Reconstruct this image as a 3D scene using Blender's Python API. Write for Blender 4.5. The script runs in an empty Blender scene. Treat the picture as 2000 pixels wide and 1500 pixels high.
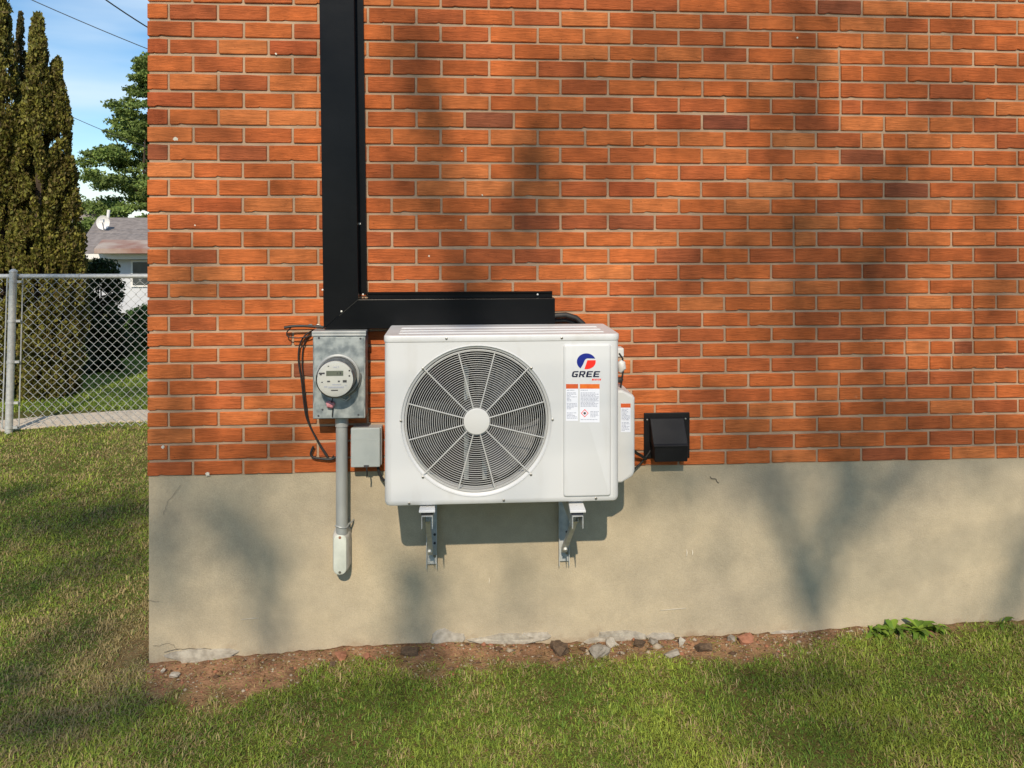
import bpy, bmesh, math, random
import numpy as np
from mathutils import Vector, Matrix, noise as mnoise

random.seed(7); rng = np.random.default_rng(11)
sc = bpy.context.scene
C = sc.collection

# ------------------------------------------------------------------ camera
F = 1550.0; TH = math.atan(F/22300); CD = 3.711; XC = 1.403; ZC = 1.97
cam = bpy.data.cameras.new('camera'); camo = bpy.data.objects.new('camera', cam); C.objects.link(camo)
camo.location = (XC, -CD, ZC); camo.rotation_euler = (math.radians(90), 0, -TH)
cam.sensor_width = 36; cam.lens = F/2000*36; cam.shift_y = -0.15
cam.clip_start = 0.05; cam.clip_end = 2000
sc.camera = camo

# ------------------------------------------------------------------ sky and sun
SUN = Vector((0.085, 1.0, -0.765)).normalized()        # direction the light travels
w = bpy.data.worlds.new('World'); sc.world = w; w.use_nodes = True
nt = w.node_tree; N = nt.nodes; L = nt.links
for n in list(N): N.remove(n)
out = N.new('ShaderNodeOutputWorld'); bg = N.new('ShaderNodeBackground'); sky = N.new('ShaderNodeTexSky')
sky.sky_type = 'NISHITA'; sky.sun_disc = False
sky.sun_elevation = math.asin(-SUN.z); sky.sun_rotation = math.atan2(-SUN.x, -SUN.y)
sky.air_density = 1.0; sky.dust_density = 0.1; sky.ozone_density = 3.0
tc = N.new('ShaderNodeTexCoord'); mp = N.new('ShaderNodeMapping'); mp.inputs['Scale'].default_value = (1.2, 1.2, 6.5)
mp.inputs['Rotation'].default_value = (0.0, 0.14, 0.0); mp.inputs['Location'].default_value = (0.3, 0.0, 0.62)
nz = N.new('ShaderNodeTexNoise'); nz.inputs['Scale'].default_value = 1.7; nz.inputs['Detail'].default_value = 5; nz.inputs['Roughness'].default_value = 0.45
cr = N.new('ShaderNodeValToRGB'); cr.color_ramp.elements[0].position = 0.45; cr.color_ramp.elements[1].position = 0.70
cr.color_ramp.elements[1].color = (0.8, 0.8, 0.8, 1)
mx = N.new('ShaderNodeMixRGB'); mx.inputs[2].default_value = (5.2, 6.1, 6.8, 1)
L.new(tc.outputs['Generated'], mp.inputs[0]); L.new(mp.outputs[0], nz.inputs['Vector']); L.new(nz.outputs[0], cr.inputs[0])
hs = N.new('ShaderNodeHueSaturation'); hs.inputs['Saturation'].default_value = 1.25; hs.inputs['Value'].default_value = 0.86; hs.inputs['Hue'].default_value = 0.498
L.new(cr.outputs[0], mx.inputs[0]); L.new(sky.outputs[0], hs.inputs['Color']); L.new(hs.outputs[0], mx.inputs[1]); L.new(mx.outputs[0], bg.inputs[0]); L.new(bg.outputs[0], out.inputs[0])
bg.inputs[1].default_value = 0.15
sl = bpy.data.lights.new('sun', 'SUN'); so = bpy.data.objects.new('sun', sl); C.objects.link(so)
sl.energy = 4.3; sl.angle = math.radians(0.53); sl.color = (1.0, 0.875, 0.70)
so.rotation_euler = SUN.to_track_quat('-Z', 'Y').to_euler(); so.location = (-3, -20, 18)
vs = sc.view_settings; vs.view_transform = 'Standard'; vs.look = 'None'; vs.exposure = 0.1; vs.gamma = 1; vs.use_curve_mapping = False
sc.cycles.max_bounces = 6; sc.cycles.transparent_max_bounces = 12

# ------------------------------------------------------------------ helpers
FW = Vector((math.sin(TH), math.cos(TH), 0)); RT = Vector((math.cos(TH), -math.sin(TH), 0)); CAM = Vector((XC, -CD, ZC))
def at(x, y, Y):
    "photo measurement -> point on the upright plane at that Y"
    d = FW*F + RT*(x-1000) + Vector((0, 0, 450-y)); return CAM + d*((Y+CD)/d.y)
def AX(x, Y): return at(x, 700, Y).x
def AZ(y, x, Y): return at(x, y, Y).z
def on_ground(x, y, z=0.0):
    d = FW*F + RT*(x-1000) + Vector((0, 0, 450-y)); return CAM + d*((z-ZC)/d.z)
def s2l(c):
    return tuple(((v/255)/12.92 if v/255 <= 0.04045 else ((v/255+0.055)/1.055)**2.4) for v in c)

MATS = {}
def mat(name, col, col2=None, rough=0.7, scale=20.0, bump=0.0, bscale=None, metal=0.0, spec=0.5, detail=4, stretch=None, lo=0.35, hi=0.65, extra=None, bdist=0.004):
    m = bpy.data.materials.new(name); m.use_nodes = True; t = m.node_tree; n = t.nodes; l = t.links
    b = n['Principled BSDF']; b.inputs['Roughness'].default_value = rough; b.inputs['Metallic'].default_value = metal
    b.inputs['Specular IOR Level'].default_value = spec
    co = n.new('ShaderNodeTexCoord'); mpn = n.new('ShaderNodeMapping'); l.new(co.outputs['Object'], mpn.inputs[0])
    if stretch: mpn.inputs['Scale'].default_value = stretch
    oi = n.new('ShaderNodeObjectInfo'); mul = n.new('ShaderNodeMath'); mul.operation = 'MULTIPLY'; mul.inputs[1].default_value = 37.0
    l.new(oi.outputs['Random'], mul.inputs[0]); l.new(mul.outputs[0], mpn.inputs['Location'])
    nz = n.new('ShaderNodeTexNoise'); nz.inputs['Scale'].default_value = scale; nz.inputs['Detail'].default_value = detail; l.new(mpn.outputs[0], nz.inputs['Vector'])
    r = n.new('ShaderNodeValToRGB'); r.color_ramp.elements[0].position = lo; r.color_ramp.elements[1].position = hi
    r.color_ramp.elements[0].color = (*col, 1); r.color_ramp.elements[1].color = (*(col2 or col), 1)
    l.new(nz.outputs[0], r.inputs[0]); l.new(r.outputs[0], b.inputs['Base Color'])
    if bump:
        nb = n.new('ShaderNodeTexNoise'); nb.inputs['Scale'].default_value = bscale or scale*3; nb.inputs['Detail'].default_value = 6
        l.new(mpn.outputs[0], nb.inputs['Vector'])
        bp = n.new('ShaderNodeBump'); bp.inputs['Strength'].default_value = bump; bp.inputs['Distance'].default_value = bdist
        l.new(nb.outputs[0], bp.inputs['Height']); l.new(bp.outputs[0], b.inputs['Normal'])
    MATS[name] = m
    return m

def vcol_mat(name, rough=0.6, trans=0.35, spec=0.3):
    "colour from the per-leaf attribute, with light passing through the blade"
    m = bpy.data.materials.new(name); m.use_nodes = True; t = m.node_tree; n = t.nodes; l = t.links
    b = n['Principled BSDF']; b.inputs['Roughness'].default_value = rough; b.inputs['Specular IOR Level'].default_value = spec
    a = n.new('ShaderNodeAttribute'); a.attribute_name = 'tint'; l.new(a.outputs['Color'], b.inputs['Base Color'])
    tr = n.new('ShaderNodeBsdfTranslucent'); l.new(a.outputs['Color'], tr.inputs[0])
    ms = n.new('ShaderNodeMixShader'); ms.inputs[0].default_value = trans
    l.new(b.outputs[0], ms.inputs[1]); l.new(tr.outputs[0], ms.inputs[2]); l.new(ms.outputs[0], n['Material Output'].inputs[0])
    MATS[name] = m; return m

ORG = {}
def tag(o, label=None, cat=None, group=None, kind=None):
    if label: o['label'] = label
    if cat: o['category'] = cat
    if group: o['group'] = group
    if kind: o['kind'] = kind
    return o
def thing(name, loc, label, cat, group=None):
    o = bpy.data.objects.new(name, None); o.empty_display_size = 0.1; C.objects.link(o); o.location = loc
    ORG[o] = Vector(loc); tag(o, label, cat, group); return o

class MB:
    def __init__(s): s.v = []; s.f = []; s.sm = []
    def add(s, vs, fs, smooth=False):
        k = len(s.v); s.v += [tuple(p) for p in vs]; s.f += [tuple(i+k for i in f) for f in fs]; s.sm += [smooth]*len(fs); return s
    def box(s, a, b):
        x0, y0, z0 = a; x1, y1, z1 = b
        v = [(x, y, z) for z in (z0, z1) for y in (y0, y1) for x in (x0, x1)]
        return s.add(v, [(0,2,3,1),(4,5,7,6),(0,1,5,4),(2,6,7,3),(0,4,6,2),(1,3,7,5)])
    def hexa(s, p):
        return s.add(p, [(0,3,2,1),(4,5,6,7),(0,1,5,4),(1,2,6,5),(2,3,7,6),(3,0,4,7)])
    def prism(s, poly, y0, y1):
        "poly of (x,z), y1 is the front (more negative)"
        n = len(poly); v = [(x, y0, z) for x, z in poly]+[(x, y1, z) for x, z in poly]
        ar = sum(poly[i][0]*poly[(i+1) % n][1]-poly[(i+1) % n][0]*poly[i][1] for i in range(n))
        fr = tuple(range(n, 2*n)); bk = tuple(range(n))[::-1]
        sd = [(i, (i+1) % n, n+(i+1) % n, n+i) for i in range(n)]
        return s.add(v, [fr, bk]+sd)
    def tube(s, path, r, n=8, smooth=True, closed=False, caps=True):
        P = [Vector(p) for p in path]; m = len(P); rr = r if isinstance(r, (list, tuple)) else [r]*m
        v = []; up = None
        for i in range(m):
            if closed: t = P[(i+1) % m]-P[i-1]
            else: t = P[min(i+1, m-1)]-P[max(i-1, 0)]
            t = t.normalized() if t.length > 1e-9 else Vector((0, 0, 1))
            if up is None: up = t.orthogonal().normalized()
            up = (up - t*up.dot(t)); up = up.normalized() if up.length > 1e-6 else t.orthogonal().normalized()
            b = t.cross(up)
            v += [P[i]+(up*math.cos(2*math.pi*k/n)+b*math.sin(2*math.pi*k/n))*rr[i] for k in range(n)]
        f = []
        for i in range(m if closed else m-1):
            j = (i+1) % m
            f += [(i*n+k, i*n+(k+1) % n, j*n+(k+1) % n, j*n+k) for k in range(n)]
        s.add(v, f, smooth)
        if caps and not closed: 
            k0 = len(s.v)-len(v); s.f += [tuple(k0+i for i in range(n))[::-1], tuple(k0+(m-1)*n+i for i in range(n))]; s.sm += [False, False]
        return s
    def lathe(s, prof, cx, cz, n=64, smooth=True, cap0=False, cap1=False):
        "prof of (radius, y) around the axis along Y through (cx, cz)"
        v = []; m = len(prof)
        for r, y in prof: v += [(cx+r*math.cos(2*math.pi*k/n), y, cz+r*math.sin(2*math.pi*k/n)) for k in range(n)]
        f = [(i*n+k, i*n+(k+1) % n, (i+1)*n+(k+1) % n, (i+1)*n+k) for i in range(m-1) for k in range(n)]
        s.add(v, f, smooth); k0 = len(s.v)-len(v)
        if cap0: s.f.append(tuple(k0+i for i in range(n))[::-1]); s.sm.append(False)
        if cap1: s.f.append(tuple(k0+(m-1)*n+i for i in range(n))); s.sm.append(False)
        return s
    def build(s, name, m, parent=None, bevel=0, sharp=35, fix=True, seg=2):
        me = bpy.data.meshes.new(name); org = ORG[parent] if parent else Vector((0, 0, 0))
        me.from_pydata([(a-org.x, b-org.y, c-org.z) for a, b, c in s.v], [], s.f)
        me.polygons.foreach_set('use_smooth', s.sm)
        if fix:
            bm = bmesh.new(); bm.from_mesh(me); bmesh.ops.recalc_face_normals(bm, faces=bm.faces); bm.to_mesh(me); bm.free()
        if any(s.sm): me.set_sharp_from_angle(angle=math.radians(sharp))
        me.materials.append(MATS[m] if isinstance(m, str) else m)
        o = bpy.data.objects.new(name, me); C.objects.link(o)
        if parent: o.parent = parent
        ORG[o] = org.copy()
        if bevel:
            md = o.modifiers.new('bevel', 'BEVEL'); md.width = bevel; md.segments = seg; md.limit_method = 'ANGLE'; md.angle_limit = math.radians(40)
        return o

def rrect(cx, cz, w, h, r, n=6):
    p = []
    for sx, sz, a0 in ((1, 1, 0), (-1, 1, 90), (-1, -1, 180), (1, -1, 270)):
        for k in range(n+1):
            a = math.radians(a0+90*k/n); p.append((cx+sx*(w/2-r)+r*math.cos(a), cz+sz*(h/2-r)+r*math.sin(a)))
    return p
def plate(mb, cx, cz, w, h, r, y0, y1, bev, n=6):
    "raised plate with softly rolled edge, front at y1"
    rings = [(0, y0), (bev*0.15, y0+(y1-y0)*0.55), (bev*0.5, y0+(y1-y0)*0.88), (bev, y1)]
    v = []; 
    for ins, y in rings: v += [(x, y, z) for x, z in rrect(cx, cz, w-2*ins, h-2*ins, max(r-ins*0.6, 0.001), n)]
    m = 4*(n+1); f = [(i*m+k, i*m+(k+1) % m, (i+1)*m+(k+1) % m, (i+1)*m+k) for i in range(len(rings)-1) for k in range(m)]
    mb.add(v, f, True); k0 = len(mb.v)-len(v); mb.f.append(tuple(k0+(len(rings)-1)*m+i for i in range(m))); mb.sm.append(False)
    return mb

def np_mesh(name, verts, faces_flat, sizes, tint, m, parent=None, smooth=False):
    me = bpy.data.meshes.new(name); nv = len(verts)
    org = ORG[parent] if parent else Vector((0, 0, 0))
    verts = np.asarray(verts, dtype=np.float32)-np.array(org, dtype=np.float32)
    me.vertices.add(nv); me.vertices.foreach_set('co', verts.ravel())
    me.loops.add(len(faces_flat)); me.loops.foreach_set('vertex_index', np.asarray(faces_flat, dtype=np.int32))
    me.polygons.add(len(sizes)); st = np.concatenate([[0], np.cumsum(sizes)[:-1]]).astype(np.int32)
    me.polygons.foreach_set('loop_start', st)
    if smooth: me.polygons.foreach_set('use_smooth', np.ones(len(sizes), dtype=bool))
    me.update(calc_edges=True)
    if tint is not None:
        a = me.attributes.new('tint', 'FLOAT_COLOR', 'POINT'); a.data.foreach_set('color', np.asarray(tint, dtype=np.float32).ravel())
    me.materials.append(MATS[m]); o = bpy.data.objects.new(name, me); C.objects.link(o)
    if parent: o.parent = parent
    ORG[o] = org.copy(); return o

def leaf_mesh(name, P, size, cols, m, parent=None, upright=0.0, aspect=0.55, outward=None):
    "one four-sided leaf (two triangles folded along the rib) per point"
    n = len(P); d = rng.normal(size=(n, 3)); d[:, 2] += upright*2
    if outward is not None: d += outward
    d /= np.linalg.norm(d, axis=1)[:, None]
    e = rng.normal(size=(n, 3)); e -= d*(e*d).sum(1)[:, None]; e /= np.linalg.norm(e, axis=1)[:, None]
    nn = np.cross(d, e); s = (size*rng.uniform(0.6, 1.3, n))[:, None]
    a = P-d*s*0.5; b = P+d*s*0.5; c1 = P+e*s*aspect*0.5+nn*s*0.12; c2 = P-e*s*aspect*0.5+nn*s*0.12
    V = np.stack([a, c1, b, c2], 1).reshape(-1, 3)
    idx = np.arange(n)[:, None]*4; Fc = np.concatenate([idx, idx+1, idx+2, idx, idx+2, idx+3], 1).ravel()
    T = np.repeat(np.concatenate([cols, np.ones((n, 1))], 1), 4, axis=0)
    return np_mesh(name, V, Fc, np.full(2*n, 3), T, m, parent)

# ------------------------------------------------------------------ materials
mat('white_metal', s2l((200, 201, 201)), s2l((185, 183, 178)), 0.42, 5, bump=0.02, bscale=300, bdist=0.001, stretch=(2.2, 2.2, .5), lo=.5, hi=.85, detail=7)
mat('white_plastic', s2l((203, 203, 201)), s2l((197, 196, 192)), 0.5, 4)
mat('wire_white', s2l((180, 180, 177)), None, 0.45)
mat('dark_interior', (0.006, 0.006, 0.007), (0.014, 0.014, 0.015), 0.8, 60, stretch=(1, 1, 0.05))
mat('fan_plastic', (0.035, 0.037, 0.04), (0.05, 0.05, 0.053), 0.55, 5)
mat('black_metal', (0.0045, 0.005, 0.006), (0.007, 0.0075, 0.0085), 0.28, 4, bump=0.25, bscale=5, spec=0.12, bdist=.01)
mat('black_plastic', (0.010, 0.010, 0.011), (0.016, 0.016, 0.017), 0.35, 8, bump=0.05, bscale=200, spec=0.18)
mat('rubber', (0.009, 0.009, 0.009), (0.02, 0.019, 0.018), 0.6, 30)
mat('galvanised', s2l((118, 126, 128)), s2l((166, 172, 170)), 0.5, 22, metal=0.35, detail=7, bump=0.03, bscale=120, lo=0.38, hi=0.62)
mat('bracket_steel', s2l((168, 172, 172)), s2l((194, 196, 193)), 0.45, 30, metal=0.15, detail=5)
mat('conduit_steel', s2l((146, 150, 150)), s2l((172, 174, 171)), 0.5, 14, metal=0.3, stretch=(1, 1, 0.25))
mat('grey_paint', s2l((150, 157, 156)), s2l((162, 168, 166)), 0.5, 9, bump=0.03, bscale=150)
mat('fitting_cover', s2l((196, 199, 188)), s2l((180, 184, 174)), 0.5, 18)
mat('fitting_rim', s2l((190, 187, 180)), s2l((166, 162, 156)), 0.5, 25)
mat('meter_face', s2l((186, 188, 187)), s2l((194, 195, 192)), 0.5, 12)
mat('meter_body', s2l((184, 179, 172)), s2l((164, 160, 154)), 0.45, 12)
mat('lcd', s2l((92, 99, 90)), s2l((104, 110, 100)), 0.35)
mat('print_dark', s2l((62, 62, 66)), None, 0.6)
mat('print_grey', s2l((160, 164, 178)), s2l((176, 180, 192)), 0.6, 300)
mat('label_white', s2l((226, 228, 236)), None, 0.5)
mat('orange_print', s2l((226, 118, 36)), s2l((214, 98, 30)), 0.5, 40)
mat('orange_red_print', s2l((208, 92, 42)), s2l((196, 84, 36)), 0.5, 40)
mat('blue_print', s2l((16, 34, 128)), None, 0.4)
mat('red_print', s2l((232, 44, 30)), None, 0.4)
mat('navy_print', s2l((24, 30, 56)), None, 0.4)
mat('pink_tag', s2l((206, 150, 154)), s2l((186, 110, 120)), 0.6, 60)
mat('screw_metal', s2l((150, 146, 138)), None, 0.35, metal=0.8)
mat('screw_white', s2l((210, 208, 200)), None, 0.4)
mat('concrete_path', s2l((206, 192, 172)), s2l((190, 176, 156)), 0.9, 12, bump=0.2, bscale=90)
mat('rubble_grey', s2l((150, 142, 130)), s2l((120, 112, 100)), 0.9, 30, bump=0.3, bscale=120)
mat('rubble_white', s2l((180, 172, 158)), s2l((154, 146, 132)), 0.85, 40, bump=0.2, bscale=140)
mat('rubble_brick', s2l((160, 108, 82)), s2l((136, 90, 68)), 0.9, 40, bump=0.3, bscale=120)
mat('soil_clod', s2l((104, 84, 64)), s2l((78, 62, 48)), 0.95, 60, bump=0.6, bscale=120)
mat('parge_rough', s2l((176, 168, 152)), s2l((148, 140, 126)), 0.95, 40, bump=0.6, bscale=110)
mat('bark', s2l((84, 70, 56)), s2l((58, 48, 38)), 0.9, 20, bump=0.5, stretch=(1, 1, 0.2))
mat('shingle', s2l((142, 133, 128)), s2l((116, 108, 104)), 0.9, 6, detail=6)
mat('red_roof', s2l((140, 104, 92)), s2l((168, 156, 146)), 0.9, 1.2, detail=6)
mat('siding', s2l((200, 202, 206)), s2l((190, 192, 198)), 0.7, 2)
mat('trim_white', s2l((222, 220, 216)), None, 0.6)
mat('window_dark', (0.05, 0.055, 0.06), (0.09, 0.1, 0.1), 0.15, 2)
mat('cable_far', (0.05, 0.055, 0.06), None, 0.7)
vcol_mat('grass_blade', 0.55, 0.3); vcol_mat('foliage', 0.6, 0.25); vcol_mat('weed_leaf', 0.45, 0.3, 0.4)

# brick: tint by piece, wire-cut streaks, darker burnt ones
def brick_material():
    m = bpy.data.materials.new('brick'); m.use_nodes = True; t = m.node_tree; n = t.nodes; l = t.links; b = n['Principled BSDF']
    b.inputs['Roughness'].default_value = 0.85; b.inputs['Specular IOR Level'].default_value = 0.25
    oi = n.new('ShaderNodeObjectInfo'); ge = n.new('ShaderNodeNewGeometry')
    s = n.new('ShaderNodeMath'); s.operation = 'ADD'; l.new(oi.outputs['Random'], s.inputs[0]); l.new(ge.outputs['Random Per Island'], s.inputs[1])
    wn = n.new('ShaderNodeTexWhiteNoise'); wn.noise_dimensions = '1D'; l.new(s.outputs[0], wn.inputs['W'])
    r = n.new('ShaderNodeValToRGB'); e = r.color_ramp.elements
    e[0].position = 0.0; e[0].color = (*s2l((140, 80, 54)), 1); e[1].position = 1.0; e[1].color = (*s2l((200, 118, 66)), 1)
    for p, c in ((0.02, (150, 82, 52)), (0.05, (172, 90, 51)), (0.45, (188, 99, 50)), (0.8, (195, 107, 56))):
        q = e.new(p); q.color = (*s2l(c), 1)
    l.new(wn.outputs['Value'], r.inputs[0])
    co = n.new('ShaderNodeTexCoord'); ad = n.new('ShaderNodeVectorMath'); ad.operation = 'ADD'
    sc_ = n.new('ShaderNodeVectorMath'); sc_.operation = 'SCALE'; sc_.inputs['Scale'].default_value = 23.0
    l.new(wn.outputs['Color'], sc_.inputs[0]); l.new(co.outputs['Object'], ad.inputs[0]); l.new(sc_.outputs[0], ad.inputs[1])
    mp = n.new('ShaderNodeMapping'); mp.inputs['Scale'].default_value = (11, 11, 125); l.new(ad.outputs[0], mp.inputs[0])
    st = n.new('ShaderNodeTexNoise'); st.inputs['Scale'].default_value = 1.0; st.inputs['Detail'].default_value = 5; st.inputs['Roughness'].default_value = 0.6; st.inputs['Distortion'].default_value = 1.3
    l.new(mp.outputs[0], st.inputs['Vector'])
    bl = n.new('ShaderNodeTexNoise'); bl.inputs['Scale'].default_value = 11; bl.inputs['Detail'].default_value = 3; l.new(ad.outputs[0], bl.inputs['Vector'])
    g = n.new('ShaderNodeTexNoise'); g.inputs['Scale'].default_value = 420; g.inputs['Detail'].default_value = 3; l.new(ad.outputs[0], g.inputs['Vector'])
    m1 = n.new('ShaderNodeMapRange'); m1.inputs['From Min'].default_value = 0.3; m1.inputs['From Max'].default_value = 0.7; m1.inputs['To Min'].default_value = 0.75; m1.inputs['To Max'].default_value = 1.12; l.new(st.outputs[0], m1.inputs[0])
    m2 = n.new('ShaderNodeMapRange'); m2.inputs['From Min'].default_value = 0.3; m2.inputs['From Max'].default_value = 0.7; m2.inputs['To Min'].default_value = 0.74; m2.inputs['To Max'].default_value = 1.17; l.new(bl.outputs[0], m2.inputs[0])
    mm = n.new('ShaderNodeMath'); mm.operation = 'MULTIPLY'; l.new(m1.outputs[0], mm.inputs[0]); l.new(m2.outputs[0], mm.inputs[1])
    # small dark iron spots and pits
    vo = n.new('ShaderNodeTexVoronoi'); vo.inputs['Scale'].default_value = 26; l.new(ad.outputs[0], vo.inputs['Vector'])
    m3 = n.new('ShaderNodeMapRange'); m3.inputs['From Min'].default_value = 0.03; m3.inputs['From Max'].default_value = 0.11; m3.inputs['To Min'].default_value = 0.62; m3.inputs['To Max'].default_value = 1.0; l.new(vo.outputs['Distance'], m3.inputs[0])
    mm2 = n.new('ShaderNodeMath'); mm2.operation = 'MULTIPLY'; l.new(mm.outputs[0], mm2.inputs[0]); l.new(m3.outputs[0], mm2.inputs[1])
    v = n.new('ShaderNodeVectorMath'); v.operation = 'SCALE'; l.new(r.outputs[0], v.inputs[0]); l.new(mm2.outputs[0], v.inputs['Scale'])
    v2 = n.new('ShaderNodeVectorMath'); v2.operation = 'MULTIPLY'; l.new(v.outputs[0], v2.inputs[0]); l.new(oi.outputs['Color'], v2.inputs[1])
    # weathering drifting across the wall, and thin smears of mortar left on the faces
    wz = n.new('ShaderNodeTexNoise'); wz.inputs['Scale'].default_value = 1.6; wz.inputs['Detail'].default_value = 5; l.new(ge.outputs['Position'], wz.inputs['Vector'])
    mw = n.new('ShaderNodeMapRange'); mw.inputs['From Min'].default_value = .3; mw.inputs['From Max'].default_value = .7; mw.inputs['To Min'].default_value = .86; mw.inputs['To Max'].default_value = 1.1; l.new(wz.outputs[0], mw.inputs[0])
    v3 = n.new('ShaderNodeVectorMath'); v3.operation = 'SCALE'; l.new(v2.outputs[0], v3.inputs[0]); l.new(mw.outputs[0], v3.inputs['Scale'])
    sm = n.new('ShaderNodeTexNoise'); sm.inputs['Scale'].default_value = 14; sm.inputs['Detail'].default_value = 9; sm.inputs['Roughness'].default_value = .72; l.new(ge.outputs['Position'], sm.inputs['Vector'])
    rm = n.new('ShaderNodeMapRange'); rm.inputs['From Min'].default_value = .67; rm.inputs['From Max'].default_value = .76; rm.inputs['To Max'].default_value = .55; l.new(sm.outputs[0], rm.inputs[0])
    mxs = n.new('ShaderNodeMixRGB'); l.new(rm.outputs[0], mxs.inputs[0]); l.new(v3.outputs[0], mxs.inputs[1]); mxs.inputs[2].default_value = (*s2l((190, 160, 132)), 1)
    l.new(mxs.outputs[0], b.inputs['Base Color'])
    bp = n.new('ShaderNodeBump'); bp.inputs['Strength'].default_value = 0.8; bp.inputs['Distance'].default_value = 0.007; l.new(st.outputs[0], bp.inputs['Height'])
    bp2 = n.new('ShaderNodeBump'); bp2.inputs['Strength'].default_value = 0.25; bp2.inputs['Distance'].default_value = 0.002; l.new(g.outputs[0], bp2.inputs['Height']); l.new(bp.outputs[0], bp2.inputs['Normal'])
    l.new(bp2.outputs[0], b.inputs['Normal']); MATS['brick'] = m
brick_material()
mat('mortar', s2l((180, 153, 126)), s2l((156, 132, 108)), 0.95, 9, bump=0.5, bscale=260, detail=6)

def parge_material():
    m = mat('parging', s2l((184, 169, 141)), s2l((163, 151, 129)), 0.92, 2.2, bump=0.4, bscale=150, detail=7, lo=0.3, hi=0.7)
    t = m.node_tree; n = t.nodes; l = t.links; b = n['Principled BSDF']; src = b.inputs['Base Color'].links[0].from_socket
    co = n.new('ShaderNodeTexCoord')
    # trowel blotches, fine sand speckle and hairline cracks
    a = n.new('ShaderNodeTexNoise'); a.inputs['Scale'].default_value = 7; a.inputs['Detail'].default_value = 8; a.inputs['Roughness'].default_value = 0.7; l.new(co.outputs['Object'], a.inputs['Vector'])
    s = n.new('ShaderNodeTexNoise'); s.inputs['Scale'].default_value = 260; s.inputs['Detail'].default_value = 2; l.new(co.outputs['Object'], s.inputs['Vector'])
    m1 = n.new('ShaderNodeMapRange'); m1.inputs['From Min'].default_value = .3; m1.inputs['From Max'].default_value = .7; m1.inputs['To Min'].default_value = .86; m1.inputs['To Max'].default_value = 1.08; l.new(a.outputs[0], m1.inputs[0])
    m2 = n.new('ShaderNodeMapRange'); m2.inputs['From Min'].default_value = .3; m2.inputs['From Max'].default_value = .7; m2.inputs['To Min'].default_value = .9; m2.inputs['To Max'].default_value = 1.1; l.new(s.outputs[0], m2.inputs[0])
    mu = n.new('ShaderNodeMath'); mu.operation = 'MULTIPLY'; l.new(m1.outputs[0], mu.inputs[0]); l.new(m2.outputs[0], mu.inputs[1])
    v = n.new('ShaderNodeVectorMath'); v.operation = 'SCALE'; l.new(src, v.inputs[0]); l.new(mu.outputs[0], v.inputs['Scale'])
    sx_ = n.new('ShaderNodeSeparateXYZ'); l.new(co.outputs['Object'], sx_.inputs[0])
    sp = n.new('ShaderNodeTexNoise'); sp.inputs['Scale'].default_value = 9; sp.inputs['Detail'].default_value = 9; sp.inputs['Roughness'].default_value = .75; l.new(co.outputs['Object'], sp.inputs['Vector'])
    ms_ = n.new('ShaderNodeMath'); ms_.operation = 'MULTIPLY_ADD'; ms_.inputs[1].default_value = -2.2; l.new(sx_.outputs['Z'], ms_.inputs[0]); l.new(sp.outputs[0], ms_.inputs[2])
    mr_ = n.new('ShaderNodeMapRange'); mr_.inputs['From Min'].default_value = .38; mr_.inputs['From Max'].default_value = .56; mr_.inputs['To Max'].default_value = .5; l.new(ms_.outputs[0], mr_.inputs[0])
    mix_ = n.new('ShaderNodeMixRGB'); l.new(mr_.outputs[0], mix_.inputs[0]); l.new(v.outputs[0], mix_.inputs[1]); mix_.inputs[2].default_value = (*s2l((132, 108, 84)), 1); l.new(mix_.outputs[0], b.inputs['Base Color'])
parge_material()

def glass_material():
    m = bpy.data.materials.new('clear_cover'); m.use_nodes = True; t = m.node_tree; n = t.nodes; l = t.links
    n.remove(n['Principled BSDF']); tr = n.new('ShaderNodeBsdfTransparent'); tr.inputs[0].default_value = (0.95, 0.96, 0.96, 1)
    gl = n.new('ShaderNodeBsdfGlossy'); gl.inputs['Roughness'].default_value = 0.06
    fr = n.new('ShaderNodeFresnel'); fr.inputs[0].default_value = 1.45; ms = n.new('ShaderNodeMixShader')
    l.new(fr.outputs[0], ms.inputs[0]); l.new(tr.outputs[0], ms.inputs[1]); l.new(gl.outputs[0], ms.inputs[2]); l.new(ms.outputs[0], n['Material Output'].inputs[0]); MATS['clear_cover'] = m
glass_material()

# ------------------------------------------------------------------ terrain
WLX = [-9, -0.05, 0, .3, .6, .9, 1.35, 1.65, 1.9, 2.2, 2.7, 3.3, 4.2, 9]
WLZ = [0, 0, 0, .008, .028, .042, .05, .034, .022, .036, .03, .045, .053, .06]
def wall_line(x): return np.interp(x, WLX, WLZ)
def dirt_edge(x): return np.interp(x, [-.5, -.08, .1, .35, .6, .8, 1.0, 1.3, 1.6, 2.0, 2.4, 2.7, 3.0, 3.3, 3.8, 5], [-.3, -.05, .22, .33, .27, .16, .13, .19, .12, .13, .12, .14, .09, .02, .01, .01])
def vnoise(x, y, s, o=0.0):
    return np.array([mnoise.noise((float(a)*s+o, float(b)*s-o, o*0.7)) for a, b in zip(np.ravel(x), np.ravel(y))]).reshape(np.shape(x))
def ground_z(x, y):
    x = np.asarray(x, float); y = np.asarray(y, float)
    near = np.exp(-np.clip(-y, 0, None)/0.22)*np.where(y > 0.02, 0, 1)
    z = wall_line(x)*near*np.clip((x+.06)*8, 0, 1)
    z = z+np.where(y > 0, 0.019*np.clip(y, 0, 5), 0)-0.075*np.clip(y-9, 0, 13)
    return z
def lumps(x, y):
    x = np.asarray(x, float); y = np.asarray(y, float)
    dm = dirt_mask(x, y)
    return 0.008*vnoise(x, y, 4.0, 3.1)+dm*(0.010*vnoise(x, y, 14, 8.2)+0.007*vnoise(x, y, 38, 1.7))
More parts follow.
